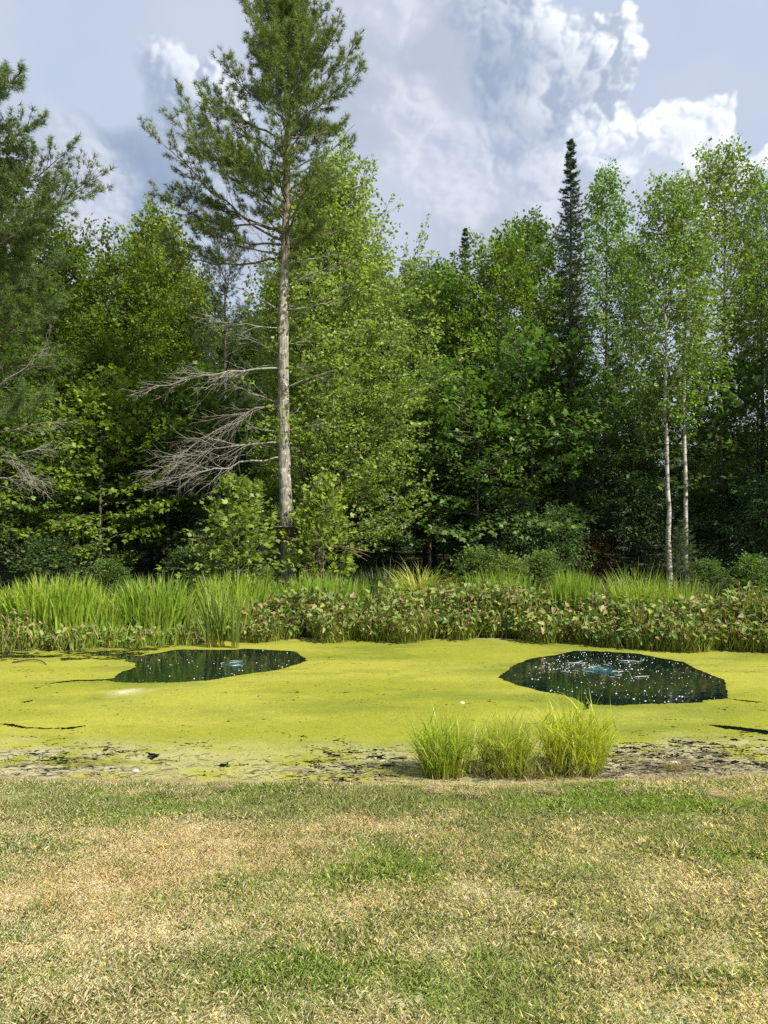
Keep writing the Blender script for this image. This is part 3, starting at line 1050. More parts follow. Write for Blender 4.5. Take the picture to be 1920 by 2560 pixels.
def dead_branch(p0, p1, p2, r0, rng, ntw=20, twf=0.34, name='dead_branch', parent=None, mat=None, droopy=0.0, sub=5):
    """a bare limb with a fan of dry twigs: one part"""
    g = Geo()
    p0, p1, p2 = (np.asarray(v, float)[None] for v in (p0, p1, p2))
    K = 12
    BP = bezier(p0, p1, p2, K)
    L = np.linalg.norm(np.diff(BP[0], axis=0), axis=1).sum()
    BP[:, 2:-1] += rng.normal(0, 0.009, (1, K - 3, 3)) * L
    sl = np.linspace(0, 1, K)
    g.add(*tube_batch(BP, (r0 * (1 - 0.86 * sl))[None], 6))
    s = 0.18 + 0.81 * np.sort(rng.random((1, ntw)) ** 0.75)
    q, tg = sample_path(BP, s)
    q, tg = q[0], tg[0]
    a = rng.uniform(0.35, 0.85, ntw)
    lat = unit(np.cross(tg, rng.normal(0, 1, (ntw, 3))) + np.array([0, 0, -0.15]))
    td = unit(tg * np.cos(a)[:, None] + lat * np.sin(a)[:, None])
    tl = L * twf * (1.2 - s[0]) * rng.uniform(0.45, 1.2, ntw) + 0.06
    mid = q + td * (tl * 0.5)[:, None]
    tip = q + td * tl[:, None] + tg * (tl * 0.15)[:, None] + np.array([0, 0, 0.08 - droopy]) * tl[:, None]
    TP = bezier(q, mid, tip, 5)
    TP[:, 1:] += rng.normal(0, 0.03, (ntw, 4, 3)) * tl[:, None, None]
    g.add(*tube_batch(TP, np.clip(0.006 * tl + 0.0022, 0.0022, 0.006)[:, None] * np.array([[1, .85, .7, .55, .3]]), 4))
    # finer twigs
    s2 = 0.3 + 0.68 * rng.random((ntw, sub))
    q2, tg2 = sample_path(TP, s2)
    q2, tg2 = q2.reshape(-1, 3), tg2.reshape(-1, 3)
    m = len(q2)
    a = rng.uniform(0.4, 0.9, m)[:, None]
    lat = unit(np.cross(tg2, rng.normal(0, 1, (m, 3))))
    d2 = unit(tg2 * np.cos(a) + lat * np.sin(a))
    l2 = np.repeat(tl, sub) * rng.uniform(0.2, 0.5, m)
    TP2 = np.stack([q2, q2 + d2 * (l2 * .5)[:, None], q2 + d2 * l2[:, None] + rng.normal(0, .05, (m, 3)) * l2[:, None]], 1)
    g.add(*tube_batch(TP2, np.full((m, 1), 0.0024) * np.array([[1, .8, .5]]), 3))
    return link(name, g.mesh(name, mat or M_DEAD), parent)


def conifer(seed, H, cb, spread, nwh, el0, el1, r0, power=1.0, per=5, needle=0.035, cnt=7, tuft_step=11.0, wid=0.004, ns=9, taper_low=0.0, twf=0.34, dens=1.0):
    """spruce / fir / hemlock"""
    rng = RNG(seed)
    tp = trunk_path(H, 18, rng, 0.004)
    tt = np.linspace(0, 1, 18)
    tr = r0 * ((1 - tt) * 0.95 + 0.015) + r0 * 0.25 * np.exp(-tt * H / 0.25)
    gt = Geo()
    gt.add(*tube_batch(tp[None], tr[None], 10))
    n = nwh * per
    t = np.repeat(cb + (0.99 - cb) * (np.arange(nwh) + 0.5) / nwh, per) + rng.normal(0, 0.25 / nwh, n) * (1 - cb)
    t = np.clip(t, cb, 0.995)
    rel = (t - cb) / (1 - cb)
    az = np.arange(n) * 2.39996 + rng.normal(0, 0.3, n)
    L = spread * ((1 - rel) ** power * (1 - taper_low * np.exp(-rel * 6)) + 0.035) * rng.uniform(0.7, 1.2, n)
    el = el0 + (el1 - el0) * rel + rng.normal(0, 0.1, n)
    p0 = sample_path(tp[None], t[None])[0][0]
    dh = np.stack([np.cos(az), np.sin(az), 0 * az], 1)
    p2 = p0 + (dh * np.cos(el)[:, None] + np.array([0, 0, 1]) * np.sin(el)[:, None]) * L[:, None]
    p1 = p0 + (p2 - p0) * 0.5 + np.array([0, 0, -0.06]) * L[:, None]
    BP = bezier(p0, p1, p2, 6)
    gw, gn = Geo(), Geo()
    gw.add(*tube_batch(BP, np.clip(0.009 * L + 0.003, .003, .03)[:, None] * np.linspace(1, .2, 6)[None], 4))
    s = 0.1 + 0.9 * (np.arange(ns)[None] + rng.random((n, ns))) / ns
    s[:, -1] = 0.99
    q, tg = sample_path(BP, s)
    up = np.array([0, 0, 1.0])
    sn = unit(up - (tg * up).sum(-1, keepdims=True) * tg + 1e-6)
    sd = np.cross(tg, sn)
    sg = np.where((np.arange(ns)[None] + np.arange(n)[:, None]) % 2 == 0, 1.0, -1.0)
    ang = rng.uniform(0.6, 1.1, (n, ns))
    ang[:, -1] = 0
    td = unit(tg * np.cos(ang)[..., None] + sd * (np.sin(ang) * sg)[..., None] + rng.normal(0, .14, (n, ns, 3)))
    tl = L[:, None] * twf * (1.15 - s) * rng.uniform(.6, 1.3, (n, ns)) + 0.06
    q, td, tl = q.reshape(-1, 3), td.reshape(-1, 3), tl.ravel()
    kp = rng.random(len(q)) < dens
    q, td, tl = q[kp], td[kp], tl[kp]
    c2 = np.maximum(2, (tl * tuft_step).astype(int))
    idx = np.repeat(np.arange(len(q)), c2)
    N = len(idx)
    u = rng.random(N)
    pos = q[idx] + td[idx] * (tl[idx] * u)[:, None] + np.array([0, 0, -0.12]) * (tl[idx] * u * u)[:, None]
    ax = unit(td[idx] + rng.normal(0, 0.25, (N, 3)))
    needle_tufts(gn, pos, ax, rng, cnt, needle, wid, (0.3, 1.1), 0.06, np.clip(rng.normal(.5, .2, N) + np.repeat(rng.normal(0, .15, len(q)), c2), 0, 1))
    m = len(q)
    TP = np.stack([q, q + td * (tl * .5)[:, None], q + td * tl[:, None] + np.array([0, 0, -.1]) * tl[:, None]], 1)
    gw.add(*tube_batch(TP[:, [0, 2]], np.full((m, 1), 0.004) * np.array([[1, .4]]), 3))
    return gt, gw, gn


LIB = {}


def store(key, parts, trunk_mat, wood_mat, leaf_material):
    gt, gw, gl = parts
    LIB[key] = (gt.mesh(key + '_trunk', trunk_mat, None, True), gw.mesh(key + '_limbs', wood_mat), gl.mesh(key + '_leaves', leaf_material))


def plant_tree(key, name, label, cat, px, d, scale=1.0, rz=0.0, color=(0.07, 0.11, 0.02), group=None, sx=1.0, wz=None, x=None):
    """a tree made of trunk, crown (> limbs); px = column of its foot in the photograph"""
    x = X(px, d) if x is None else x
    root = empty(name, (x, d, float(height(x, d)) - 0.03), rz, scale)
    if sx != 1.0:
        root.scale = (scale * sx, scale * sx, scale)
    tag(root, label, cat, group)
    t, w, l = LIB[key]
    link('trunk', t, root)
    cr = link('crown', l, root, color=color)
    link('limbs', w, cr)
    return root


# crown envelopes (0 = lowest limb, 1 = top)
env_maple = lambda r: 0.25 + 0.95 * np.sin(np.pi * np.clip(0.18 + 0.74 * r, 0, 1)) ** 0.8 * (1 - 0.35 * r)
env_oval = lambda r: 0.18 + 0.95 * np.sin(np.pi * np.clip(0.10 + 0.82 * r, 0, 1)) ** 0.9
env_cone = lambda r: 0.12 + 1.0 * (1 - r) ** 0.75
env_top = lambda r: 0.15 + 0.9 * np.sin(np.pi * np.clip(0.28 + 0.62 * r, 0, 1))

R = math.radians
# forest maples with layered, nearly level sprays
store('maple_one', broadleaf(101, 10.5, 0.08, 3.1, 60, R(8), R(60), env_maple, 20, 0.100, 33, 0.10, 0.05, 0.82, 0.25), M_BARKD, M_BARKD, M_LEAF)
store('maple_two', broadleaf(102, 10.0, 0.10, 3.3, 56, R(3), R(55), env_maple, 20, 0.100, 33, 0.11, 0.10, 0.80, 0.30), M_BARKD, M_BARKD, M_LEAF)
store('maple_three', broadleaf(103, 11.0, 0.14, 2.9, 62, R(12), R(66), env_oval, 19, 0.098, 33, 0.09, 0.12, 0.72, 0.25), M_BARKD, M_BARKD, M_LEAF)
# understorey maple, low and wide, lobed leaves
store('understorey_maple', broadleaf(104, 4.6, 0.18, 2.0, 30, R(2), R(45), env_oval, 17, 0.115, 18, 0.045, 0.08, 0.86, 0.3, lobed=True), M_BARK, M_BARK, M_LEAF)
store('understorey_maple_two', broadleaf(105, 4.2, 0.24, 2.1, 26, R(0), R(35), env_maple, 18, 0.115, 18, 0.045, 0.05, 0.88, 0.3, lobed=True), M_BARK, M_BARK, M_LEAF)
# airy birch / aspen
store('aspen_one', broadleaf(106, 12.0, 0.24, 2.0, 56, R(32), R(64), env_oval, 18, 0.084, 25, 0.095, 0.10, 0.55, 0.5, width=0.42), M_BARK, M_BARK, M_LEAF)
store('aspen_two', broadleaf(107, 12.0, 0.22, 2.1, 54, R(28), R(68), env_top, 18, 0.084, 25, 0.09, 0.16, 0.5, 0.5, width=0.42), M_BARKD, M_BARKD, M_LEAF)
store('birch', broadleaf(108, 11.0, 0.40, 1.6, 46, R(25), R(64), env_oval, 17, 0.084, 25, 0.078, 0.10, 0.55, 0.55, wob=0.032, width=0.40), M_BIRCH, M_BARK, M_LEAF)
store('birch_two', broadleaf(109, 11.0, 0.42, 1.6, 46, R(28), R(66), env_top, 17, 0.084, 25, 0.074, 0.12, 0.55, 0.55, wob=0.034, width=0.40), M_BIRCH, M_BARK, M_LEAF)
# bushes
store('leafy_bush', broadleaf(111, 1.7, 0.04, 1.1, 40, R(10), R(70), env_oval, 11, 0.09, 22, 0.02, 0.2, 0.5, 0.3), M_BARK, M_BARK, M_LEAF)
store('pinnate_bush', broadleaf(112, 2.6, 0.05, 1.3, 46, R(15), R(70), env_oval, 11, 0.12, 24, 0.025, -0.3, 0.7, 0.5, width=0.2), M_BARKD, M_BARKD, M_LEAF)
# conifers
store('fir', conifer(121, 13.5, 0.12, 1.22, 66, R(-22), R(32), 0.17, 0.82, 6, 0.080, 7, 17, 0.009, 10, 0.3, dens=0.85), M_BARKD, M_BARKD, M_NEEDLE)
store('hemlock', conifer(122, 10.5, 0.03, 2.4, 48, R(-12), R(30), 0.14, 0.72, 7, 0.09, 6, 11, 0.011, 12, 0.0), M_BARKD, M_BARKD, M_NEEDLE)
store('small_spruce', conifer(123, 1.9, 0.04, 0.75, 18, R(5), R(35), 0.025, 0.9, 6, 0.04, 7, 22, 0.003, 8, 0.0), M_BARKD, M_BARKD, M_NEEDLE)


def white_pine_mesh(seed, H, live, spread, r0, nb, env, needle=0.11, el=(R(5), R(55))):
    rng = RNG(seed)
    tp = trunk_path(H, 18, rng, 0.006)
    tt = np.linspace(0, 1, 18)
    tr = r0 * ((1 - tt) * 0.95 + 0.02)
    gt, gw, gn = Geo(), Geo(), Geo()
    gt.add(*tube_batch(tp[None], tr[None], 10))
    t = live + (0.99 - live) * (np.arange(nb) + rng.random(nb)) / nb
    rel = (t - live) / (1 - live)
    az = np.arange(nb) * 2.39996 + rng.normal(0, .3, nb)
    L = spread * env(rel) * rng.uniform(.75, 1.2, nb)
    e = el[0] + (el[1] - el[0]) * rel + rng.normal(0, .1, nb)
    p0 = sample_path(tp[None], t[None])[0][0]
    p2 = p0 + np.stack([np.cos(az) * np.cos(e), np.sin(az) * np.cos(e), np.sin(e)], 1) * L[:, None]
    BP, L = pine_branches(p0, p2, rng, 0.12)
    pine_foliage(gw, gn, BP, L, np.full(nb, 1.0), rng, 18, 0.22, needle, 11)
    return gt, gw, gn


env_pine = lambda r: 0.12 + 0.95 * (1 - r) ** 0.7 * sstep(r, -0.25, 0.2)
store('far_pine', white_pine_mesh(131, 12.0, 0.15, 2.9, 0.15, 52, env_pine), M_BARKD, M_BARKD, M_NEEDLE)


# ---- the big pine in the middle
def build_hero_pine():
    D = 16.0
    rng = RNG(200)
    trunk_px = [(727, 1512, 22), (722, 1440, 19.5), (718, 1330, 16.5), (712, 1200, 15), (709, 1050, 14), (708, 900, 13.2), (708, 780, 12.5), (711, 660, 11), (714, 540, 9),
                (717, 430, 7.5), (719, 320, 6.3), (722, 210, 5.2), (722, 110, 4.2), (718, 10, 3.0), (714, -40, 1.6), (712, -70, 0.6)]
    pts = np.array([P3(a, b, D) for a, b, c in trunk_px])
    base = np.array([pts[0, 0], D, float(height(pts[0, 0], D)) - 0.05])
    pts[0, 2] = base[2]
    rad = np.array([c for a, b, c in trunk_px]) / F_PX * D
    # finer, lumpy trunk
    Kf = 60
    sf = np.linspace(0, 1, Kf)
    zs = np.linspace(pts[0, 2], pts[-1, 2], Kf)
    fp = np.stack([np.interp(zs, pts[:, 2], pts[:, 0]), np.full(Kf, D), zs], 1)
    fr = np.interp(zs, pts[:, 2], rad)
    V, T = tube_batch(fp[None], fr[None], 18)
    ctr = np.repeat(fp, 18, 0)
    a = np.arctan2(V[:, 1] - ctr[:, 1], V[:, 0] - ctr[:, 0])
    lump = 1 + 0.10 * (fbm(np.cos(a) * 1.5 + 5, V[:, 2] * 1.6 + np.sin(a) * 1.5, 201, 3) - 0.5) + 0.05 * (fbm(a * 3, V[:, 2] * 6, 202, 2) - 0.5)
    V = ctr + (V - ctr) * lump[:, None]
    root = empty('white_pine', tuple(base))
    tag(root, 'tall white pine with pale bare lower trunk, tallest tree of the scene', 'tree')
    g = Geo()
    g.add(V - base, T, sstep(V[:, 2], Z(760, D), Z(420, D)))
    tr = link('trunk', g.mesh('trunk', M_PINEBARK_UP, None, True), root)

    def tx(py):
        return np.interp(-py, [-p[1] for p in trunk_px], [p[0] for p in trunk_px])

    def start(py):
        return np.array([X(tx(py), D), D, Z(py, D)])
    # main limbs read off the outline: (row where it leaves the trunk, tip column, tip row, depth swing, foliage density)
    LIMBS = [(600, 408, 375, -0.5, 1.0), (642, 398, 590, 0.6, 0.9), (610, 470, 520, 1.1, 0.8), (585, 430, 430, 0.9, 0.75), (640, 520, 600, -0.7, 0.7), (530, 520, 430, -1.0, 0.6), (620, 800, 590, -0.5, 0.9), (600, 790, 560, 0.6, 0.8), (562, 396, 480, 0.3, 1.0), (505, 474, 360, -0.8, 0.95), (470, 455, 240, 0.2, 1.0), (430, 470, 330, 1.0, 0.9), (345, 508, 195, 0.5, 1.0),
             (300, 578, 200, -0.5, 1.0), (262, 630, 195, 0.4, 1.0), (190, 628, 115, 0.2, 1.0), (130, 612, 8, -0.2, 1.0), (90, 645, -30, 0.3, 1.0), (60, 690, -70, 0.1, 1.0), (160, 640, 60, 0.6, 1.0),
             (312, 890, 205, -0.4, 0.95), (262, 880, 88, 0.3, 1.0), (240, 850, 130, -0.9, 0.9), (205, 818, 105, -0.3, 1.0), (150, 806, 5, 0.2, 1.0), (110, 768, -15, -0.2, 1.0), (70, 742, -60, 0.2, 1.0), (340, 840, 255, 0.9, 0.7),
             (480, 888, 318, -0.2, 0.22), (420, 812, 300, 0.8, 0.35), (380, 800, 290, -0.8, 0.5), (598, 858, 545, 0.5, 0.4), (560, 800, 480, -0.9, 0.5), (655, 800, 560, -0.6, 0.55)]
    p0 = np.array([start(a) for a, *_ in LIMBS])
    p2 = np.array([[X(b, D), D + sw, Z(c, D)] for a, b, c, sw, q in LIMBS])
    den = np.array([q for *_, q in LIMBS])
    # limbs towards and away from the viewer
    nb = 40
    rows = np.linspace(30, 620, nb) + rng.normal(0, 6, nb)
    q0 = np.array([start(r) for r in rows])
    Lr = np.interp(rows, [0, 100, 200, 330, 470, 620], [0.75, 0.95, 1.2, 1.65, 2.0, 1.9]) * rng.uniform(.75, 1.1, nb)
    az = np.where(rng.random(nb) < 0.5, np.pi / 2, -np.pi / 2) + rng.normal(0, 0.42, nb)
    e = np.interp(rows, [0, 300, 620], [R(58), R(38), R(14)]) + rng.normal(0, .1, nb)
    q2 = q0 + np.stack([np.cos(az) * np.cos(e), np.sin(az) * np.cos(e), np.sin(e)], 1) * Lr[:, None]
    dq = np.interp(rows, [0, 350, 480, 620], [1.0, 0.95, 0.7, 0.5]) * np.where(q2[:, 0] > q0[:, 0] + 0.3, np.interp(rows, [0, 320, 430, 620], [1, 1, .45, .4]), 1.0)
    p0, p2, den = np.concatenate([p0, q0]), np.concatenate([p2, q2]), np.concatenate([den, dq])
    gw, gn = Geo(), Geo()
    BP, L = pine_branches(p0, p2, rng, 0.10)
    pine_foliage(gw, gn, BP, L, den, rng, 24, 0.28, 0.125, 16, 0.03)
    # leftover living tufts low on the bare trunk
    for (px, py) in [(674, 798), (662, 842), (760, 770), (752, 790), (745, 660), (780, 640)]:
        c = P3(px, py, D - 0.1)
        k = 16
        pos = c + rng.normal(0, 0.10, (k, 3))
        needle_tufts(gn, pos, rng.normal(0, 1, (k, 3)) + np.array([0, 0, .4]), rng, 14, 0.10, 0.0034, (0.2, 1.0))
        s0 = start(py + 12)
        gw.add(*tube_batch(np.stack([s0, (s0 + c) / 2, c])[None], np.array([[.008, .006, .004]]), 4))
    for gg in (gw, gn):
        gg.V = [v - base for v in gg.V]
    cr = link('crown', gn.mesh('crown', M_NEEDLE), root, color=(0.135, 0.195, 0.050))
    link('limbs', gw.mesh('limbs', M_BARK), cr)
    # bare dead limbs under the crown: (row at trunk, control, tip, radius px, twigs)
    zc = lambda a, b: (a * 0.5787, 600 + b * 0.5787)
    DEADS = [(310, (1020, 200), (850, 60), 3.6, 12, .16, 0.3), (380, (1000, 375), (855, 345), 3.0, 14, .3, -0.3), (505, (1090, 410), (980, 385), 2.4, 14, .35, 0.2), (552, (900, 560), (572, 688), 4.6, 26, .26, -0.4),
             (540, (1090, 520), (1000, 580), 2.6, 12, .3, 0.4), (722, (1120, 660), (965, 612), 3.4, 12, .2, 0.2), (716, (1040, 700), (690, 985), 4.0, 34, .36, 0.3), (876, (960, 860), (640, 1015), 4.4, 36, .34, -0.3),
             (936, (1000, 960), (668, 1085), 4.6, 26, .30, -0.5), (905, (1150, 890), (1060, 860), 2.0, 6, .3, 0.2), (820, (1120, 830), (1070, 790), 2.0, 5, .3, 0.1),
             (100, (1330, 70), (1455, 35), 3.6, 8, .25, 0.3), (205, (1340, 140), (1545, 128), 3.8, 18, .28, -0.4), (300, (1330, 240), (1500, 165), 3.4, 12, .25, 0.4), (298, (1380, 300), (1520, 250), 3.0, 8, .22, -0.3),
             (440, (1290, 450), (1340, 405), 2.2, 10, .4, 0.2), (548, (1310, 550), (1378, 515), 2.6, 8, .3, 0.3), (640, (1330, 600), (1462, 565), 3.2, 8, .3, -0.2), (772, (1290, 740), (1328, 675), 2.4, 6, .3, 0.1),
             (822, (1310, 810), (1402, 793), 2.8, 5, .35, -0.1), (890, (1270, 895), (1290, 905), 2.4, 4, .3, -0.1), (200, (1120, 120), (1085, 10), 3.0, 10, .3, 0.2), (120, (1170, 60), (1090, -40), 2.6, 8, .3, -0.4), (150, (1040, 60), (960, 20), 2.4, 12, .3, .5)]
    for (row, c, tip, rp, nt, twf, sw) in DEADS:
        py = 600 + row * 0.5787
        s0 = start(py)
        c1, t1 = zc(*c), zc(*tip)
        p1 = P3(c1[0], c1[1], D) + np.array([0, sw * 0.6, 0])
        p2 = P3(t1[0], t1[1], D) + np.array([0, sw, 0])
        dead_branch(s0 - base, p1 - base, p2 - base, rp * 0.65 / F_PX * D, rng, int(nt * 1.2), twf, 'dead_branch', root, None, 0.1)
    return root, base, D


PINE, PINE_BASE, PINE_D = build_hero_pine()


# ---- white pine cut by the left edge
def build_left_pine():
    D = 13.5
    rng = RNG(210)
    pxt = -125
    base = np.array([X(pxt, D), D, float(height(X(pxt, D), D)) - 0.05])
    top = np.array([X(-105, D), D, Z(165, D)])
    K = 24
    s = np.linspace(0, 1, K)[:, None]
    tp = base * (1 - s) + top * s
    rad = 0.17 * ((1 - s[:, 0]) * 0.95 + 0.03)
    root = empty('white_pine', tuple(base))
    tag(root, 'white pine cut off by the left edge, long branches reaching into the picture', 'tree')
    g = Geo()
    V, T = tube_batch(tp[None], rad[None], 12)
    g.add(V - base, T)
    link('trunk', g.mesh('trunk', M_PINEBARK, None, True), root)

    def start(py):
        z = Z(py, D)
        k = (z - base[2]) / (top[2] - base[2])
        return base * (1 - k) + top * k
    LIMBS = [(652, 232, 468, -0.3, 1.0), (560, 140, 360, 0.3, 1.0), (420, 68, 288, 0.2, 1.0), (300, 40, 215, -0.2, 1.0), (250, 10, 180, 0.2, 1.0), (620, 190, 430, 0.8, 1.0), (700, 150, 560, -0.6, 1.0),
             (760, 110, 640, 0.5, 0.9), (860, 140, 800, -0.5, 0.9), (900, 130, 900, 0.4, 0.8), (1050, 118, 1010, -0.4, 0.9), (1010, 60, 990, 0.6, 0.7), (820, 90, 720, 0.9, 1.0)]
    p0 = np.array([start(a) for a, *_ in LIMBS])
    p2 = np.array([[X(b, D), D + sw, Z(c, D)] for a, b, c, sw, q in LIMBS])
    den = np.array([q for *_, q in LIMBS])
    nb = 34
    rows = np.linspace(215, 900, nb)
    q0 = np.array([start(r) for r in rows])
    Lr = np.interp(rows, [215, 330, 500, 900], [0.4, 0.75, 1.25, 1.7]) * rng.uniform(.75, 1.15, nb)
    az = rng.uniform(0, 2 * np.pi, nb)
    e = np.interp(rows, [180, 900], [R(55), R(10)]) + rng.normal(0, .1, nb)
    q2 = q0 + np.stack([np.cos(az) * np.cos(e), np.sin(az) * np.cos(e), np.sin(e)], 1) * Lr[:, None]
    p0, p2, den = np.concatenate([p0, q0]), np.concatenate([p2, q2]), np.concatenate([den, np.full(nb, .95)])
    gw, gn = Geo(), Geo()
    BP, L = pine_branches(p0, p2, rng, 0.10)
    pine_foliage(gw, gn, BP, L, den, rng, 24, 0.22, 0.125, 17, 0.03)
    for gg in (gw, gn):
        gg.V = [v - base for v in gg.V]
    cr = link('crown', gn.mesh('crown', M_NEEDLE), root, color=(0.105, 0.175, 0.050))
    link('limbs', gw.mesh('limbs', M_BARK), cr)
    for (row, c, tip, rp, nt, tw, sw) in [(1120, (60, 1062), (200, 1058), 5, 16, .2, -.3), (1170, (60, 1120), (150, 1115), 4, 12, .3, .2), (1230, (70, 1160), (125, 1215), 4, 18, .35, -.2), (1000, (60, 960), (95, 850), 4.5, 8, .2, .3),
                                         (1010, (80, 960), (150, 840), 4, 8, .2, -.4), (1150, (40, 1130), (70, 1190), 3, 16, .4, .1)]:
        p1 = P3(c[0], c[1], D) + np.array([0, sw * .5, 0])
        p2 = P3(tip[0], tip[1], D) + np.array([0, sw, 0])
        dead_branch(start(row) - base, p1 - base, p2 - base, rp * 0.55 / F_PX * D, rng, int(nt * 1.3), tw, 'dead_branch', root, None, 0.25)


build_left_pine()

# ---- the tall light-green maple right of the pine (its own shape)
env_vase = lambda r: (0.22 + 0.80 * np.sin(np.pi * np.clip(0.24 + 0.66 * r, 0, 1)) ** 0.8 * (1 - 0.22 * r)) * (0.68 + 0.32 * sstep(r, 0.0, 0.35))
store('light_maple', broadleaf(140, 10.2, 0.09, 3.9, 140, R(14), R(66), env_vase, 24, 0.080, 40, 0.135, 0.62, 0.6, 0.35, bias=(0.0, 0.30), limb_r=0.24, twig_f=0.30), M_BARK, M_BARK, M_LEAF)
LM = plant_tree('light_maple', 'maple_tree', 'large light-green sunlit maple with upswept feathery tops just right of the pine', 'tree', 800, 18.0, 0.86, 0.0, (0.285, 0.375, 0.115), sx=1.2)
# saplings at the foot of the pine
store('sapling', broadleaf(141, 2.25, 0.05, 1.0, 34, R(15), R(70), env_cone, 13, 0.092, 17, 0.02, 0.18, 0.6, 0.4, lobed=True), M_BARK, M_BARK, M_LEAF)
store('sapling_two', broadleaf(142, 2.1, 0.10, 0.8, 32, R(20), R(72), env_oval, 13, 0.092, 17, 0.02, 0.2, 0.55, 0.4, lobed=True), M_BARK, M_BARK, M_LEAF)
plant_tree('sapling', 'maple_sapling', 'bright leafy sapling left of the pine trunk, pointed at the top', 'sapling', 595, 15.2, 1.08, 0.4, (0.24, 0.32, 0.08), sx=1.2)
plant_tree('sapling_two', 'maple_sapling', 'yellow-green sapling in front of the stump-like trunk right of the pine', 'sapling', 808, 15.6, 1.02, 1.0, (0.27, 0.335, 0.07))

# ---- individually recognisable forest trees
G = lambda r, g, b: (r, g, b)
NAMED = [
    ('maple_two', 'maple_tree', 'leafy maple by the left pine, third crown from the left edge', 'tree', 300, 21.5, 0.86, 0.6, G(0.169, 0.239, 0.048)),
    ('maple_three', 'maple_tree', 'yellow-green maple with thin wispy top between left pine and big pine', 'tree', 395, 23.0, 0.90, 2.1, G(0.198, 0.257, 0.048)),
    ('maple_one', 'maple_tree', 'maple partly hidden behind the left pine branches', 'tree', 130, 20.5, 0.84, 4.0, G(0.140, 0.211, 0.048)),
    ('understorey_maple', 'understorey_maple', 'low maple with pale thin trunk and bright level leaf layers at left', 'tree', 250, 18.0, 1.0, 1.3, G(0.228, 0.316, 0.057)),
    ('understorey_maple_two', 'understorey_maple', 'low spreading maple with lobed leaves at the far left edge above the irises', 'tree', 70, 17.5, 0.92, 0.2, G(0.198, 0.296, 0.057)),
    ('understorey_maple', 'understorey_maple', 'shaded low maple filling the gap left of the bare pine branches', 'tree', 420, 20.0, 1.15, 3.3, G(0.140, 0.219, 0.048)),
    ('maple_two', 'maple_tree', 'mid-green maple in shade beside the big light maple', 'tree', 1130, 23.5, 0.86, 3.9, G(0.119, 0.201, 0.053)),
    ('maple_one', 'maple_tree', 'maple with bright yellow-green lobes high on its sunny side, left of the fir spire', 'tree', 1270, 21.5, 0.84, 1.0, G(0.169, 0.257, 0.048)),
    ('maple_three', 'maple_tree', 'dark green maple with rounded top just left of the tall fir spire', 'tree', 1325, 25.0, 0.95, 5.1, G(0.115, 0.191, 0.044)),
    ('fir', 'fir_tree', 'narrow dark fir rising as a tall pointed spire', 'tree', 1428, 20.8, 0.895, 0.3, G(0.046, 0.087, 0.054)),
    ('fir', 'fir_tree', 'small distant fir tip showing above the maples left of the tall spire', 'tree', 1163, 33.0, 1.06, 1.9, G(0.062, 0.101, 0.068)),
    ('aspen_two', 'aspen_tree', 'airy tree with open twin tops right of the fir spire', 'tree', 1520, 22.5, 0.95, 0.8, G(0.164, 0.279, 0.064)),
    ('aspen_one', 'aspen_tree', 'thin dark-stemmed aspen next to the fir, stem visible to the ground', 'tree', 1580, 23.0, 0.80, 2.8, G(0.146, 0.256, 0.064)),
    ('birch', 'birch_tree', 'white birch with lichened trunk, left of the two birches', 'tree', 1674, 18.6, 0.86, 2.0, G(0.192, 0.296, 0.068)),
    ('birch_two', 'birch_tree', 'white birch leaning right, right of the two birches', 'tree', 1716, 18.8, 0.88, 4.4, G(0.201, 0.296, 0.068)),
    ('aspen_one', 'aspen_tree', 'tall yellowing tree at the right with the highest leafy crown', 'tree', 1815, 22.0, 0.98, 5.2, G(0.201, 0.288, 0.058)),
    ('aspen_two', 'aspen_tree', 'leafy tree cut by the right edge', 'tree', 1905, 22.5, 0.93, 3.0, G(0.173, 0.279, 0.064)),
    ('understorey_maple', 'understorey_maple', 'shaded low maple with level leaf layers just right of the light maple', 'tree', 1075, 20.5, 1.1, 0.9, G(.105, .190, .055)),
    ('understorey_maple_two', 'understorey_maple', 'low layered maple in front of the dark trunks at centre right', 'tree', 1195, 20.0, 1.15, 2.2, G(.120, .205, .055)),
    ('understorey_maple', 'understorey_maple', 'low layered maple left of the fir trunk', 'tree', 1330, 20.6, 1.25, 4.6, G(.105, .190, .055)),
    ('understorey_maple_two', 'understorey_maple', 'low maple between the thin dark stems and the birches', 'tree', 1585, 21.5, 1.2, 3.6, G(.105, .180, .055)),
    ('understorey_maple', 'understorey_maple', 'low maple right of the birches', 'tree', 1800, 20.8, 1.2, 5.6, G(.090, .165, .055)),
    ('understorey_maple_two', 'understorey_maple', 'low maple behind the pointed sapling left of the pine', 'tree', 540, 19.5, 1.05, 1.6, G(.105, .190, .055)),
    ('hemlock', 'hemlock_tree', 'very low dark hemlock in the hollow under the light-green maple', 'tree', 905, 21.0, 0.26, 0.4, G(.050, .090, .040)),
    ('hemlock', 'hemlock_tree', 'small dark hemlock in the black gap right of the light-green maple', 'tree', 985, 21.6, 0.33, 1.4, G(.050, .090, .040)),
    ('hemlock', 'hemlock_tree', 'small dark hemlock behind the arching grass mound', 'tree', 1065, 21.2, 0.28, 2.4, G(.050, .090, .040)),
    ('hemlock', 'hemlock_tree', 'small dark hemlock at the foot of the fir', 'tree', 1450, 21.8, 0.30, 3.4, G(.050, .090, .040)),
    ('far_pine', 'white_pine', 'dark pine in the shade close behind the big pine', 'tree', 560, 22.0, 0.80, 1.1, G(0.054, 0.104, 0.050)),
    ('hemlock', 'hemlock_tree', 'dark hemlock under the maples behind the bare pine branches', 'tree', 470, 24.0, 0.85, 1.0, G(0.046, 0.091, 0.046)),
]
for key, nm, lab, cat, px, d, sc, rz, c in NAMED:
    plant_tree(key, nm, lab, cat, px, d, sc, rz, c)

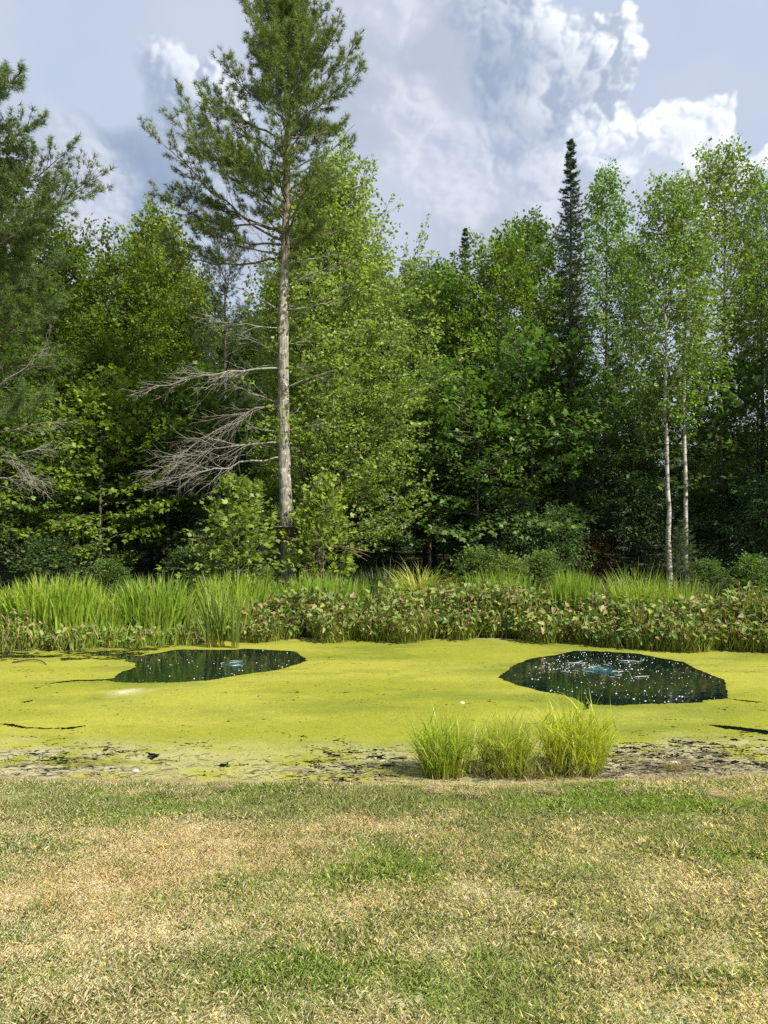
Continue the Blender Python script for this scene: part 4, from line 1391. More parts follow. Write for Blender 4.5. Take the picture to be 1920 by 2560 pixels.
# ---- rows behind and beside (nothing tells these apart)
rng = RNG(300)
ROWS = []
kinds = ['maple_one', 'maple_two', 'maple_three', 'hemlock', 'aspen_two', 'far_pine']
for (y0, xa, xb, st, sc) in [(25.5, -19, 2, 2.0, 0.84), (29, -21, 3, 2.3, 0.93), (34, -24, 4, 2.6, 1.03), (26.5, 2.5, 10.0, 2.0, 0.68), (31, 5.5, 21, 2.4, 0.50), (36, 6, 24, 2.6, 0.48), (42, -28, 6, 3.0, 0.80), (42, 7, 28, 3.0, 0.46), (23.5, -3, 4.5, 1.5, 0.30), (28, -10, 8, 1.6, 0.32), (25, 5, 14, 1.5, 0.34), (30, 7, 18, 1.8, 0.40), (25.5, 12.5, 22, 2.4, 0.85)]:
    xx = xa
    while xx < xb:
        ROWS.append((xx + rng.uniform(-.7, .7), y0 + rng.uniform(-1.2, 1.2), sc * rng.uniform(.85, 1.08)))
        xx += st
for (xx, yy, sc) in ROWS:
    key = kinds[int(rng.choice(6, p=[.26, .26, .2, .12, .1, .06]))]
    k = rng.uniform(.75, 1.1)
    c = (0.12 * k, 0.18 * k, 0.042) if key not in ('hemlock', 'far_pine') else (0.05 * k, 0.085 * k, 0.032)
    sp, nm = {'maple_one': ('maple', 'maple_tree'), 'maple_two': ('spreading maple', 'maple_tree'), 'maple_three': ('slender maple', 'maple_tree'), 'hemlock': ('dark hemlock', 'hemlock_tree'), 'aspen_two': ('airy aspen', 'aspen_tree'), 'far_pine': ('dark pine', 'white_pine')}[key]
    col_px = U0 + xx / yy * F_PX
    zone = 'left of the big pine' if col_px < 690 else 'behind the light-green maple' if col_px < 1120 else 'between the light-green maple and the fir spire' if col_px < 1440 else 'behind the birches, right of the fir spire'
    row = 'low ' if sc < 0.45 else ''
    rank = 'second row of the forest' if yy < 27.5 else 'third row of the forest' if yy < 32.5 else 'far back in the forest'
    lab = row + sp + ' ' + zone + ', ' + rank
    plant_tree(key, nm, lab, 'tree', 0, yy, sc, rng.uniform(0, 6.28), c, lab, x=xx)
# the forest edge goes on past both sides of the picture and comes nearer on the right
for (xx, yy, key, sc, rz) in [(-9.6, 17.0, 'maple_one', .95, 1.0), (-12.5, 15.5, 'maple_two', 1.0, 2.0), (-15.5, 18.5, 'maple_three', 1.0, 3.0), (-16, 13.5, 'far_pine', .9, 0.0),
                              (13.5, 17.2, 'maple_two', 1.0, .5), (15.6, 15.2, 'maple_one', 1.05, 1.5), (14.4, 20.0, 'hemlock', 1.1, 2.2), (17.5, 18.5, 'maple_three', 1.05, 2.5), (18.5, 13.0, 'far_pine', .95, 0.7), (12.2, 19.4, 'maple_one', .9, 4.1)]:
    plant_tree(key, {'hemlock': 'hemlock_tree', 'far_pine': 'white_pine'}.get(key, 'maple_tree'), 'tree of the forest edge going on beyond the picture side', 'tree', 0, yy, sc, rz, (0.07, 0.11, 0.022) if key not in ('hemlock', 'far_pine') else (.035, .058, .022), 'forest edge past the picture sides', x=xx)

# ---- understorey bushes
BUSHES = [
    ('pinnate_bush', 'leafy_bush', 'dark bush with narrow leaves at the forest foot left of the tall fir', 1290, 19.8, 0.75, .3, G(0.100, 0.182, 0.080)),
    ('pinnate_bush', 'leafy_bush', 'blue-green bush beside the brown dry twigs under the fir', 1395, 19.5, 0.66, 2.0, G(0.109, 0.187, 0.076)),
    ('pinnate_bush', 'sumac_bush', 'tall dark sumac-like bush right of the birches', 1835, 20.0, 0.95, 1.1, G(0.072, 0.150, 0.076)),
    ('pinnate_bush', 'sumac_bush', 'dark sumac-like bush at the right edge of the forest foot', 1915, 18.5, 0.85, 4.0, G(0.072, 0.145, 0.071)),
    ('pinnate_bush', 'leafy_bush', 'dark bush between the thin stems and the left birch', 1610, 20.0, 0.9, 3.0, G(0.072, 0.134, 0.061)),
    ('leafy_bush', 'leafy_bush', 'small round green bush behind the arching grass clump', 1190, 17.4, 0.48, .2, G(0.140, 0.229, 0.061)),
    ('leafy_bush', 'leafy_bush', 'low light-leaved bush left of the upright iris clump', 1270, 16.6, 0.42, 1.2, G(0.188, 0.257, 0.071)),
    ('leafy_bush', 'leafy_bush', 'low green bush behind the upright iris clump', 1360, 17.2, 0.44, 2.2, G(0.148, 0.239, 0.061)),
    ('leafy_bush', 'leafy_bush', 'small round weed bush behind the left irises, beside the pale thin trunk', 275, 16.4, 0.40, 3.2, G(0.140, 0.239, 0.065)),
    ('leafy_bush', 'leafy_bush', 'low dark weeds at the forest foot behind the left iris bed', 120, 16.6, 0.6, 4.2, G(0.090, 0.163, 0.057)),
    ('leafy_bush', 'leafy_bush', 'low weeds under the sapling left of the pine', 470, 16.5, 0.5, 5.2, G(0.100, 0.172, 0.057)),
    ('leafy_bush', 'leafy_bush', 'low green weeds at the right edge above the dirt track', 1880, 16.8, 0.42, 0.9, G(0.140, 0.229, 0.065)),
    ('leafy_bush', 'leafy_bush', 'low green weeds right of the small spruce', 1770, 16.8, 0.38, 2.9, G(0.119, 0.201, 0.061)),
    ('small_spruce', 'small_spruce', 'small young spruce in front of the two birches', 1706, 17.0, 0.92, .5, G(0.090, 0.156, 0.057)),
    ('small_spruce', 'small_spruce', 'young spruce in deep shade at the left forest foot', 170, 17.5, 0.85, 1.5, G(0.053, 0.108, 0.050)),
    ('leafy_bush', 'dry_bush', 'dry reddish-brown bush under the fir', 1485, 20.5, 0.55, 2.6, G(0.219, 0.134, 0.077)),
]
for key, nm, lab, px, d, sc, rz, c in BUSHES:
    plant_tree(key, nm, lab, 'bush', px, d, sc, rz, c, sx=1.35 if key == 'leafy_bush' else 1.0)


# ------------------------------------------------------------------ blades: irises, cattails, grasses
def blade_geo(n, base, az, th0, th1, L, w, rng, K=7, power=1.6, profile='sword', c_lo=(.05, .12, .02), c_hi=(.16, .24, .03), c_base=(.20, .22, .07), dead=0.05, c_dead=(.38, .30, .13), twist=0.6):
    Pt = arc_paths(base, az, th0, th1, L, K, power)
    s = np.linspace(0, 1, K)
    prof = np.minimum(1, 0.75 + s * 0.6) * np.clip((1 - s) * 2.2, 0.03, 1) if profile == 'sword' else np.clip((1 - s) * 1.3, 0.05, 1)
    W = (w / 2)[:, None] * prof[None]
    fa = az + np.pi / 2 + rng.normal(0, twist, n)
    side = np.stack([np.cos(fa), np.sin(fa), rng.normal(0, .1, n)], 1)
    V, T = ribbon_batch(Pt, W, unit(side))
    k = rng.random(n)[:, None, None]
    c = np.array(c_lo) * (1 - k) + np.array(c_hi) * k
    c = np.broadcast_to(c, (n, K, 3)).copy()
    bs = sstep(s, 0.22, 0.0)[None, :, None]
    c = c * (1 - bs) + np.array(c_base) * bs
    dd = rng.random(n) < dead
    c[dd] = np.array(c_dead) * rng.uniform(.6, 1.1, (dd.sum(), 1, 1))
    return V, T, np.repeat(c.reshape(-1, 3), 2, 0)


class ColGeo(Geo):
    def __init__(self):
        super().__init__()
        self.C = []

    def addc(self, V, T, C):
        self.add(V, T)
        self.C.append(C)

    def build(self, name, mat, parent=None, loc=None):
        return link(name, self.mesh(name, mat, np.concatenate(self.C)), parent, loc)


def clump_thing(name, label, cat, n, seed, px, d, rx, ry, Lr, wr, lean, bend, group=None, name_part='blades', stem_leaves=0.0, z0=None, mound=0.25, **kw):
    rng = RNG(seed)
    x = X(px, d)
    z = float(height(x, d)) if z0 is None else z0
    root = empty(name, (x, d, z))
    tag(root, label, cat, group)
    a = rng.uniform(0, 2 * np.pi, n)
    r = np.sqrt(rng.random(n))
    bx, by = r * np.cos(a) * rx, r * np.sin(a) * ry
    bz = np.maximum(height(x + bx, d + by), WATER_Z) - z if z0 is None else np.zeros(n)
    base = np.stack([bx, by, bz], 1)
    wind = kw.pop('wind', 0.0)
    az = a + rng.normal(0, 0.9, n)
    az = np.where(rng.random(n) < abs(wind), (0.0 if wind > 0 else np.pi) + rng.normal(0, .5, n), az)
    th0 = np.abs(rng.normal(lean[0], lean[1], n)) * (0.35 + 0.65 * r)
    th1 = th0 + np.abs(rng.normal(bend[0], bend[1], n))
    L = rng.uniform(Lr[0], Lr[1], n) * (1 - mound * r ** 2)
    w = rng.uniform(wr[0], wr[1], n)
    g = ColGeo()
    g.addc(*blade_geo(n, base, az, th0, th1, L, w, rng, **kw))
    if stem_leaves:
        m = int(n * stem_leaves)
        pk = rng.integers(0, n, m)
        pth = arc_paths(base[pk], az[pk], th0[pk], th1[pk], L[pk], 8, kw.get('power', 1.6))
        pos, _ = sample_path(pth, rng.uniform(.12, .72, (m, 1)))
        a2 = rng.uniform(0, 2 * np.pi, m)
        t0 = np.abs(rng.normal(.55, .2, m))
        g.addc(*blade_geo(m, pos[:, 0], a2, t0, t0 + np.abs(rng.normal(1.0, .5, m)), rng.uniform(.10, .26, m) * Lr[1] / .62, rng.uniform(wr[0], wr[1], m) * 1.1, rng, **kw))
    tag(g.build(name_part, M_BLADE, root), kind='stuff')
    return root


IRIS = dict(c_lo=(.12, .24, .03), c_hi=(.34, .48, .06), c_base=(.16, .19, .05), dead=0.04)
IRISY = dict(c_lo=(.15, .28, .03), c_hi=(.40, .52, .06), c_base=(.18, .20, .06), dead=0.06)
clump_thing('iris_bed', 'broad bed of tall iris leaves at the far left of the bank', 'iris', 900, 401, 140, 12.75, .80, .50, (.70, 1.05), (.020, .036), (.14, .12), (.38, .3), **IRISY)
clump_thing('iris_bed', 'iris leaves cut by the left edge of the picture', 'iris', 420, 418, -60, 12.6, .5, .4, (.70, 1.0), (.020, .036), (.14, .12), (.38, .3), **IRISY)
clump_thing('sedge_clump', 'small sedge tuft filling the gap between the two left iris beds', 'grass clump', 260, 419, 272, 12.7, .28, .35, (.5, .9), (.010, .02), (.2, .15), (.6, .4), profile='grass', **IRISY)
clump_thing('iris_bed', 'rounded iris bed left of the cattails', 'iris', 640, 402, 395, 13.0, .55, .45, (.70, 1.05), (.020, .034), (.18, .14), (.42, .3), **IRIS)
clump_thing('iris_bed', 'iris leaves behind the cattails, in front of the left sapling', 'iris', 520, 403, 590, 14.1, .75, .4, (.70, 1.02), (.018, .030), (.15, .12), (.38, .3), **IRISY)
clump_thing('iris_bed', 'iris bed round the foot of the big pine', 'iris', 700, 404, 800, 14.3, .90, .4, (.66, .94), (.018, .030), (.13, .10), (.32, .25), **IRIS)
clump_thing('cattail_clump', 'tall cattail clump bending left at the edge of the left pool', 'cattails', 60, 405, 540, 12.1, .16, .10, (.85, 1.25), (.013, .02), (.16, .10), (.5, .25), wind=-0.75, z0=WATER_Z,
            c_lo=(.06, .13, .03), c_hi=(.15, .22, .035), c_base=(.34, .32, .05), dead=0.05)
clump_thing('cattail_clump', 'slim upright cattail tuft right of the bending cattails', 'cattails', 26, 406, 588, 12.0, .06, .05, (.7, 1.0), (.012, .018), (.05, .04), (.12, .1), z0=WATER_Z,
            c_lo=(.07, .14, .03), c_hi=(.17, .24, .035), c_base=(.34, .32, .05), dead=0.05)
clump_thing('sedge_clump', 'yellow grass mass between the cattails and the pickerelweed', 'grass clump', 420, 407, 560, 13.0, .5, .35, (.55, .95), (.008, .016), (.22, .15), (.6, .4), profile='grass', **IRISY)
clump_thing('daylily_clump', 'arching pale grass mound in the middle of the far bank', 'grass clump', 420, 408, 1050, 14.9, .42, .3, (.9, 1.3), (.014, .024), (.30, .18), (1.8, .6), profile='sword',
            c_lo=(.20, .27, .04), c_hi=(.46, .50, .11), c_base=(.15, .18, .05), dead=0.06)
clump_thing('iris_clump', 'upright dense iris clump among pickerelweed, right of centre', 'iris', 520, 409, 1437, 13.3, .42, .25, (.84, 1.08), (.018, .028), (.07, .06), (.2, .15), **IRIS)
clump_thing('iris_clump', 'thin row of iris tips behind the pickerelweed at centre', 'iris', 420, 410, 1245, 14.4, .75, .25, (.78, 1.0), (.014, .024), (.12, .08), (.3, .2), **IRIS)
clump_thing('grass_clump', 'loose bright grass clump behind the right pickerelweed', 'grass clump', 480, 411, 1590, 13.2, .5, .25, (.85, 1.2), (.013, .022), (.25, .15), (.6, .4), profile='grass', **IRISY)
clump_thing('grass_clump', 'short bright grass clump right of the loose one, over the pickerelweed', 'grass clump', 300, 412, 1700, 13.1, .45, .25, (.75, 1.05), (.012, .02), (.2, .12), (.5, .3), profile='grass', **IRISY)
clump_thing('grass_clump', 'small yellow grass tuft at the right edge of the bank', 'grass clump', 160, 413, 1905, 12.9, .3, .2, (.6, .85), (.008, .014), (.25, .15), (.6, .3), profile='grass', **IRISY)
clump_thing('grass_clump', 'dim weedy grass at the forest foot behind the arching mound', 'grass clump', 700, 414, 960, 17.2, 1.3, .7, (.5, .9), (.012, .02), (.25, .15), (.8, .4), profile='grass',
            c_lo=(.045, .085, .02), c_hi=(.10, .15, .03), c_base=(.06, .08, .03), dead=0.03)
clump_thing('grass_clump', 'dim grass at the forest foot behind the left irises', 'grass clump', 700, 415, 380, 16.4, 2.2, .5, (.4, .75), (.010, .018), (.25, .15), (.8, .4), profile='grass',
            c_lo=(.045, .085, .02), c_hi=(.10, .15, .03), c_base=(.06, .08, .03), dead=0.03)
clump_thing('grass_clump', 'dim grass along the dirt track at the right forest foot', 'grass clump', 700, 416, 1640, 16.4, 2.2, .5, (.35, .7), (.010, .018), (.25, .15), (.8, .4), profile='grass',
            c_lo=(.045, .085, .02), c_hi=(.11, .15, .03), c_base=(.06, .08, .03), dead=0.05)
clump_thing('grass_clump', 'low light grass under the left irises at the water edge', 'grass clump', 420, 417, 250, 12.2, 1.5, .25, (.3, .55), (.008, .015), (.35, .2), (.9, .5), profile='grass', **IRISY)
# the three clumps on the near bank
FG = dict(stem_leaves=1.6, profile='grass', K=8, power=1.3, twist=1.2, c_base=(.26, .25, .07), c_dead=(.42, .33, .16))
clump_thing('grass_clump', 'darker green tall grass clump on the near bank, left of three', 'grass clump', 400, 421, 1108, 6.02, .17, .10, (.34, .66), (.005, .010), (.24, .16), (.6, .5), dead=0.08, c_lo=(.20, .33, .03), c_hi=(.43, .54, .05), **FG)
clump_thing('grass_clump', 'thin tall grass clump on the near bank, middle of three', 'grass clump', 320, 422, 1262, 6.05, .15, .10, (.34, .66), (.005, .009), (.20, .14), (.5, .45), dead=0.10, c_lo=(.23, .34, .03), c_hi=(.46, .55, .05), **FG)
clump_thing('grass_clump', 'largest, brightest yellow-green grass clump on the near bank, right of three', 'grass clump', 560, 423, 1435, 6.12, .21, .14, (.36, .72), (.005, .010), (.24, .16), (.55, .45), dead=0.08, c_lo=(.28, .40, .03), c_hi=(.55, .62, .05), **FG)
clump_thing('grass_clump', 'sparse low grass between the near bank clumps', 'grass clump', 340, 424, 1340, 6.0, .5, .1, (.12, .32), (.004, .007), (.4, .25), (.8, .5), dead=0.35, c_lo=(.09, .15, .02), c_hi=(.2, .26, .03), **FG)
clump_thing('grass_clump', 'small dry brown grass tuft on the scummy right shore', 'grass clump', 90, 425, 1682, 6.15, .09, .05, (.06, .15), (.003, .006), (.5, .3), (.8, .5), dead=0.8, c_lo=(.15, .17, .03), c_hi=(.25, .25, .05), **FG)


# ------------------------------------------------------------------ pickerelweed
PK = np.array([(-.06, 0.0), (-.16, .24), (.05, .40), (.45, .30), (1.0, 0), (.45, -.30), (.05, -.40), (-.16, -.24)])
PK_T = np.array([[0, 1, 2], [0, 2, 3], [0, 3, 4], [0, 4, 5], [0, 5, 6], [0, 6, 7]])


def pickerel(name, label, spots, seed, density):
    """spots: list of (px, d, rx, ry, height)"""
    rng = RNG(seed)
    g = ColGeo()
    for (px, d, rx, ry, hh) in spots:
        n = int(density * rx * ry * 3.14)
        a = rng.uniform(0, 2 * np.pi, n)
        r = np.sqrt(rng.random(n))
        x = X(px, d) + r * np.cos(a) * rx
        y = d + r * np.sin(a) * ry * (0.7 + 0.8 * vnoise(x * 2.3, x * 0, 434))
        z = np.maximum(height(x, y), WATER_Z)
        L = hh * rng.uniform(.45, 1.12, n) * (1 - 0.45 * r ** 3) * (0.55 + 0.9 * fbm(x * 1.7, y * 1.7, 433, 3))
        az = rng.uniform(0, 2 * np.pi, n)
        th0 = np.abs(rng.normal(.16, .12, n)) + 0.15 * r
        edge = r > 0.75
        az = np.where(edge, a + rng.normal(0, .6, n), az)
        Pt = arc_paths(np.stack([x, y, z], 1), az, th0, th0 + np.abs(rng.normal(.25, .2, n)), L, 5)
        fa = rng.uniform(0, 2 * np.pi, n)
        V, T = ribbon_batch(Pt, np.full((n, 1), .0055) * np.array([[1.2, 1.1, 1, .9, .7]]), np.stack([np.cos(fa), np.sin(fa), 0 * fa], 1))
        k = rng.random(n)[:, None]
        sc = np.array([.13, .20, .03]) * (1 - k) + np.array([.36, .38, .08]) * k
        g.addc(V, T, np.repeat(sc, 10, 0))
        # leaf blades
        tip = Pt[:, -1]
        out = np.stack([np.cos(az), np.sin(az), 0 * az], 1)
        pit = rng.normal(.25, .55, n)
        ld = unit(out * np.cos(pit)[:, None] + np.array([0, 0, 1]) * np.sin(pit)[:, None] + rng.normal(0, .25, (n, 3)))
        nn = unit(np.cross(np.cross(ld, np.array([0, 0, 1.0])), ld) + rng.normal(0, .45, (n, 3)))
        nn = unit(nn - (nn * ld).sum(-1, keepdims=True) * ld)
        sd = np.cross(ld, nn)
        sz = rng.uniform(.055, .125, n)[:, None]
        V = np.stack([tip + ld * p * sz + sd * q * sz * .85 + nn * sz * (abs(q) * .35 - .12 * p * p) for p, q in PK], 1)
        T = (PK_T[None] + (np.arange(n) * 8)[:, None, None]).reshape(-1, 3)
        hrel = (Pt[:, -1, 2] - z) / hh
        kind = rng.random(n) + 0.35 * (hrel - 0.6)
        gc = np.array([.07, .145, .035]) * (1 - k) + np.array([.22, .31, .06]) * k
        gc = np.where((kind > .80)[:, None], np.array([.24, .21, .085]) * (.7 + .6 * k), gc)
        gc = np.where((kind > 1.04)[:, None], np.array([.34, .28, .15]) * (.7 + .5 * k), gc)
        gc = np.where((rng.random(n) < .10)[:, None], np.array([.27, .30, .06]), gc)
        g.addc(V.reshape(-1, 3), T, np.repeat(gc, 8, 0))
        # withered flower spikes, tan, near the top
        m = n // 3
        pick = rng.choice(n, m, replace=False)
        b = Pt[pick, -2]
        e = b + np.stack([rng.normal(0, .05, m), rng.normal(0, .05, m), rng.uniform(.05, .16, m)], 1)
        PP = np.stack([b, (b + e) / 2 + rng.normal(0, .012, (m, 3)), e + rng.normal(0, .02, (m, 3))], 1)
        V, T = tube_batch(PP, np.array([[.006, .011, .003]]) * rng.uniform(.6, 1.2, (m, 1)), 4)
        cc = np.array([.36, .26, .16]) * rng.uniform(.55, 1.15, (m, 1))
        g.addc(V, T, np.repeat(cc, 12, 0))
        # short narrow under-leaves
        q = n // 2
        pick = rng.choice(n, q, replace=False)
        V, T, C = blade_geo(q, np.stack([x, y, z], 1)[pick], rng.uniform(0, 6.28, q), np.abs(rng.normal(.2, .15, q)), np.abs(rng.normal(.7, .3, q)), hh * rng.uniform(.4, .85, q), rng.uniform(.008, .016, q), rng, K=5, profile='grass',
                            c_lo=(.10, .16, .025), c_hi=(.28, .33, .05), dead=.12)
        g.addc(V, T, C)
    tag(g.build(name, M_PICKEREL), label, 'pickerelweed', kind='stuff')


pickerel('pickerelweed', 'browning pickerelweed bed along the far shore from the cattails to the right edge',
         [(660, 13.1, .62, .45, 0.47), (760, 13.5, .55, .45, 0.50), (880, 13.2, .75, .6, 0.55), (1000, 13.3, .8, .65, 0.60), (1130, 13.6, .9, .7, 0.62), (1260, 13.5, .85, .7, 0.60), (1400, 13.0, .8, .6, 0.53), (1500, 12.7, .7, .55, 0.53),
          (1600, 12.5, .8, .6, 0.58), (1710, 12.3, .8, .6, 0.60), (1830, 12.2, .8, .6, 0.57), (1960, 12.1, .9, .6, 0.53), (2110, 11.9, .9, .6, 0.52)], 431, 620)
pickerel('pickerelweed', 'small ragged pickerelweed patch at the far left water edge', [(60, 11.95, .5, .32, .42), (190, 12.0, .35, .28, .34), (330, 12.25, .5, .24, .34), (460, 12.5, .3, .2, .28)], 432, 260)


# ------------------------------------------------------------------ lawn grass
def build_lawn():
    rng = RNG(440)
    N = 620000
    # more blades where the camera is close
    y = rng.uniform(1.7, 5.95, N)
    hw = y * 0.5 + 1.1
    x = rng.uniform(-1, 1, N) * hw
    keep = (rng.random(N) < np.clip(hw / 3.3, .5, 1)) & (y < near_shore(x) + 0.03) & (rng.random(N) < np.where(np.abs(x) > y * .5 + .25, .35, 1.0)) & (rng.random(N) < np.where(y < 2.4, .4, 1))
    x, y = x[keep], y[keep]
    n = len(x)
    z = height(x, y)
    dry = dryness(x, y)
    clump = fbm(x * 7, y * 7, 90, 2)
    lng = (0.018 + 0.030 * rng.random(n)) * (0.65 + 0.75 * clump) * (1.1 - 0.25 * dry)
    tuft = sstep(fbm(x * 2.4 + 4, y * 2.4, 95, 3), .62, .72) * (dry < .5)
    lng = lng * (1 + .5 * tuft)
    az = rng.uniform(0, 2 * np.pi, n) + 2.5 * (fbm(x * 3, y * 3, 93, 2) - .5)
    th = np.abs(rng.normal(.85, .38, n)) + .4 * dry * rng.random(n)
    w = rng.uniform(.0005, .0010, n) * (1 + .6 * tuft)
    d1 = np.stack([np.cos(az) * np.sin(th * .6), np.sin(az) * np.sin(th * .6), np.cos(th * .6)], 1)
    th2 = th * 1.3 + .15
    d2 = np.stack([np.cos(az) * np.sin(th2), np.sin(az) * np.sin(th2), np.cos(th2)], 1)
    b = np.stack([x, y, z - .004], 1)
    mid = b + d1 * (lng * .55)[:, None]
    tip = mid + d2 * (lng * .5)[:, None]
    fa = az + np.pi / 2 + rng.normal(0, .7, n)
    w = w * np.where(dry > .5, .75, 1.0)
    sd = np.stack([np.cos(fa), np.sin(fa), 0 * fa], 1) * w[:, None]
    V = np.stack([b, mid + sd, tip, mid - sd], 1).reshape(-1, 3)
    T = (KITE_T[None] + (np.arange(n) * 4)[:, None, None]).reshape(-1, 3)
    d = np.clip(dry * .85 + .06 + rng.normal(0, .26, n), 0, 1)
    isdry = (rng.random(n) < sstep(d, .25, .8))[:, None]
    br = sstep(fbm(x * 2.1, y * 2.6 + 7, 51, 3), .45, .7)[:, None]
    oc = sstep(fbm(x * 1.3 + 9, y * 1.6, 41, 3) + _bumps(x, y, [(420, 2140, 320, 90, .25), (1060, 2410, 60, 18, .5)]) + rng.normal(0, .08, n), .5, .75)[:, None]
    gcol = GREEN * (1 - br) + BRIGHT * br
    gcol = gcol * (1 - .45 * d[:, None]) + np.array([.50, .49, .24]) * .45 * d[:, None]
    tcol = TAN * (1 - .8 * oc) + OCHRE * .8 * oc
    c = np.where(isdry, tcol, gcol) * rng.uniform(.86, 1.1, (n, 1))
    g = Geo()
    g.add(V, T)
    o = link('lawn_grass', g.mesh('lawn_grass', M_LAWNBLADE, np.repeat(c, 4, 0)))
    tag(o, 'short patchy lawn grass, half green and half straw-dry', 'grass', kind='stuff')
    # coarse crabgrass tufts, broader and greener than the turf
    k = 46
    spots = [on_lawn(rng.uniform(-150, 2070), rng.uniform(1975, 2600)) for _ in range(k)] + [on_lawn(a, c) for a, c in [(1180, 2490), (1250, 2440), (1300, 2530), (640, 2215), (700, 2190), (1690, 2090), (980, 2180), (690, 2530), (95, 2265), (300, 2250), (1530, 2365), (1880, 2370)]]
    m = 70
    cx = np.repeat([p[0] for p in spots], m)
    cy = np.repeat([p[1] for p in spots], m)
    rr = np.repeat(rng.uniform(.03, .10, len(spots)), m)
    n = len(cx)
    x = cx + rng.normal(0, 1, n) * rr
    y = np.minimum(cy + rng.normal(0, 1, n) * rr, near_shore(x) - .08)
    az = rng.uniform(0, 2 * np.pi, n)
    th0 = np.abs(rng.normal(.6, .3, n))
    hue = np.repeat(rng.uniform(.75, 1.2, len(spots)), m)
    cg = ColGeo()
    V, T, C = blade_geo(n, np.stack([x, y, height(x, y)], 1), az, th0, th0 + np.abs(rng.normal(.7, .3, n)), rng.uniform(.03, .075, n), rng.uniform(.0018, .0036, n), rng, K=4, profile='grass', c_lo=(.17, .27, .06), c_hi=(.34, .48, .10), c_base=(.3, .32, .12), dead=.08)
    cg.addc(V, T, C * np.repeat(hue, 8)[:, None])
    tag(cg.build('crabgrass', M_LAWNBLADE), 'scattered brighter green tufts of coarse grass in the lawn', 'grass', kind='stuff')
    # cut straw lying along the bank edge
    n = 5200
    x = rng.uniform(-4, 4, n)
    y = near_shore(x) - .02 + rng.normal(0, .06, n) - .1 * rng.random(n) * (rng.random(n) < .3)
    th = rng.uniform(0, np.pi, n)
    ln = rng.uniform(.03, .12, n)
    zz = height(x, y) + rng.uniform(.006, .035, n)
    zz = np.maximum(zz, WATER_Z + .012)
    dv = np.stack([np.cos(th), np.sin(th), rng.normal(0, .22, n)], 1) * ln[:, None] / 2
    c0 = np.stack([x, y, zz], 1)
    Pt = np.stack([c0 - dv, c0 + rng.normal(0, .006, (n, 3)), c0 + dv], 1)
    V, T = ribbon_batch(Pt, np.full((n, 3), .0014), unit(np.cross(dv, np.array([0, 0, 1.0]))))
    cc = np.array([.52, .42, .25]) * rng.uniform(.5, 1.15, (n, 1))
    g = Geo()
    g.add(V, T)
    o = link('cut_straw', g.mesh('cut_straw', M_LAWNBLADE, np.repeat(cc, 6, 0)))
    tag(o, 'dry cut straw lying along the lawn edge', 'straw', kind='stuff')
    # floating dead stems on the scummy shore
    n = 3600
    x = rng.choice([2.35, 2.35, -0.2, -2.6, 1.2], n) + rng.normal(0, .55, n)
    y = near_shore(x) + np.abs(rng.normal(.35, .28, n))
    th = rng.normal(0, .6, n)
    ln = rng.uniform(.02, .13, n)
    dv = np.stack([np.cos(th), np.sin(th), rng.normal(0, .04, n)], 1) * ln[:, None] / 2
    c0 = np.stack([x, y, WATER_Z + rng.uniform(.007, .014, n)], 1)
    Pt = np.stack([c0 - dv, c0 + rng.normal(0, .004, (n, 3)) * np.array([1, 1, .3]), c0 + dv * np.array([1, 1, .5])], 1)
    V, T = tube_batch(Pt, np.full((n, 3), .0016) * rng.uniform(.5, 1.5, (n, 1)), 3)
    cc = np.where(rng.random((n, 1)) < .4, np.array([.05, .045, .035]), np.array([.40, .36, .24])) * rng.uniform(.6, 1.2, (n, 1))
    g = Geo()
    g.add(V, T)
    o = link('plant_debris', g.mesh('plant_debris', M_LAWNBLADE, np.repeat(cc, 9, 0)))
    tag(o, 'dead stems floating on the scum along the near shore', 'debris', kind='stuff')


build_lawn()


# ------------------------------------------------------------------ small things
def box(g, x0, x1, y0, y1, z0, z1, rng=None):
    V = np.array([(x, y, z) for z in (z0, z1) for y in (y0, y1) for x in (x0, x1)], float)
    if rng is not None:
        V += rng.normal(0, .003, V.shape)
    T = [(0, 2, 3), (0, 3, 1), (4, 5, 7), (4, 7, 6), (0, 1, 5), (0, 5, 4), (2, 6, 7), (2, 7, 3), (0, 4, 6), (0, 6, 2), (1, 3, 7), (1, 7, 5)]
    g.add(V, T)


M_PLANK = bark_mat('weathered_brown_plank', (.07, .045, .03), (.17, .115, .075), None, .8, .3)
M_GREYPLANK = bark_mat('weathered_grey_plank', (.12, .105, .09), (.26, .235, .20), None, .8, .3)
M_HOLE = plain_mat('entrance_rim', (.42, .38, .32), .8, .2)


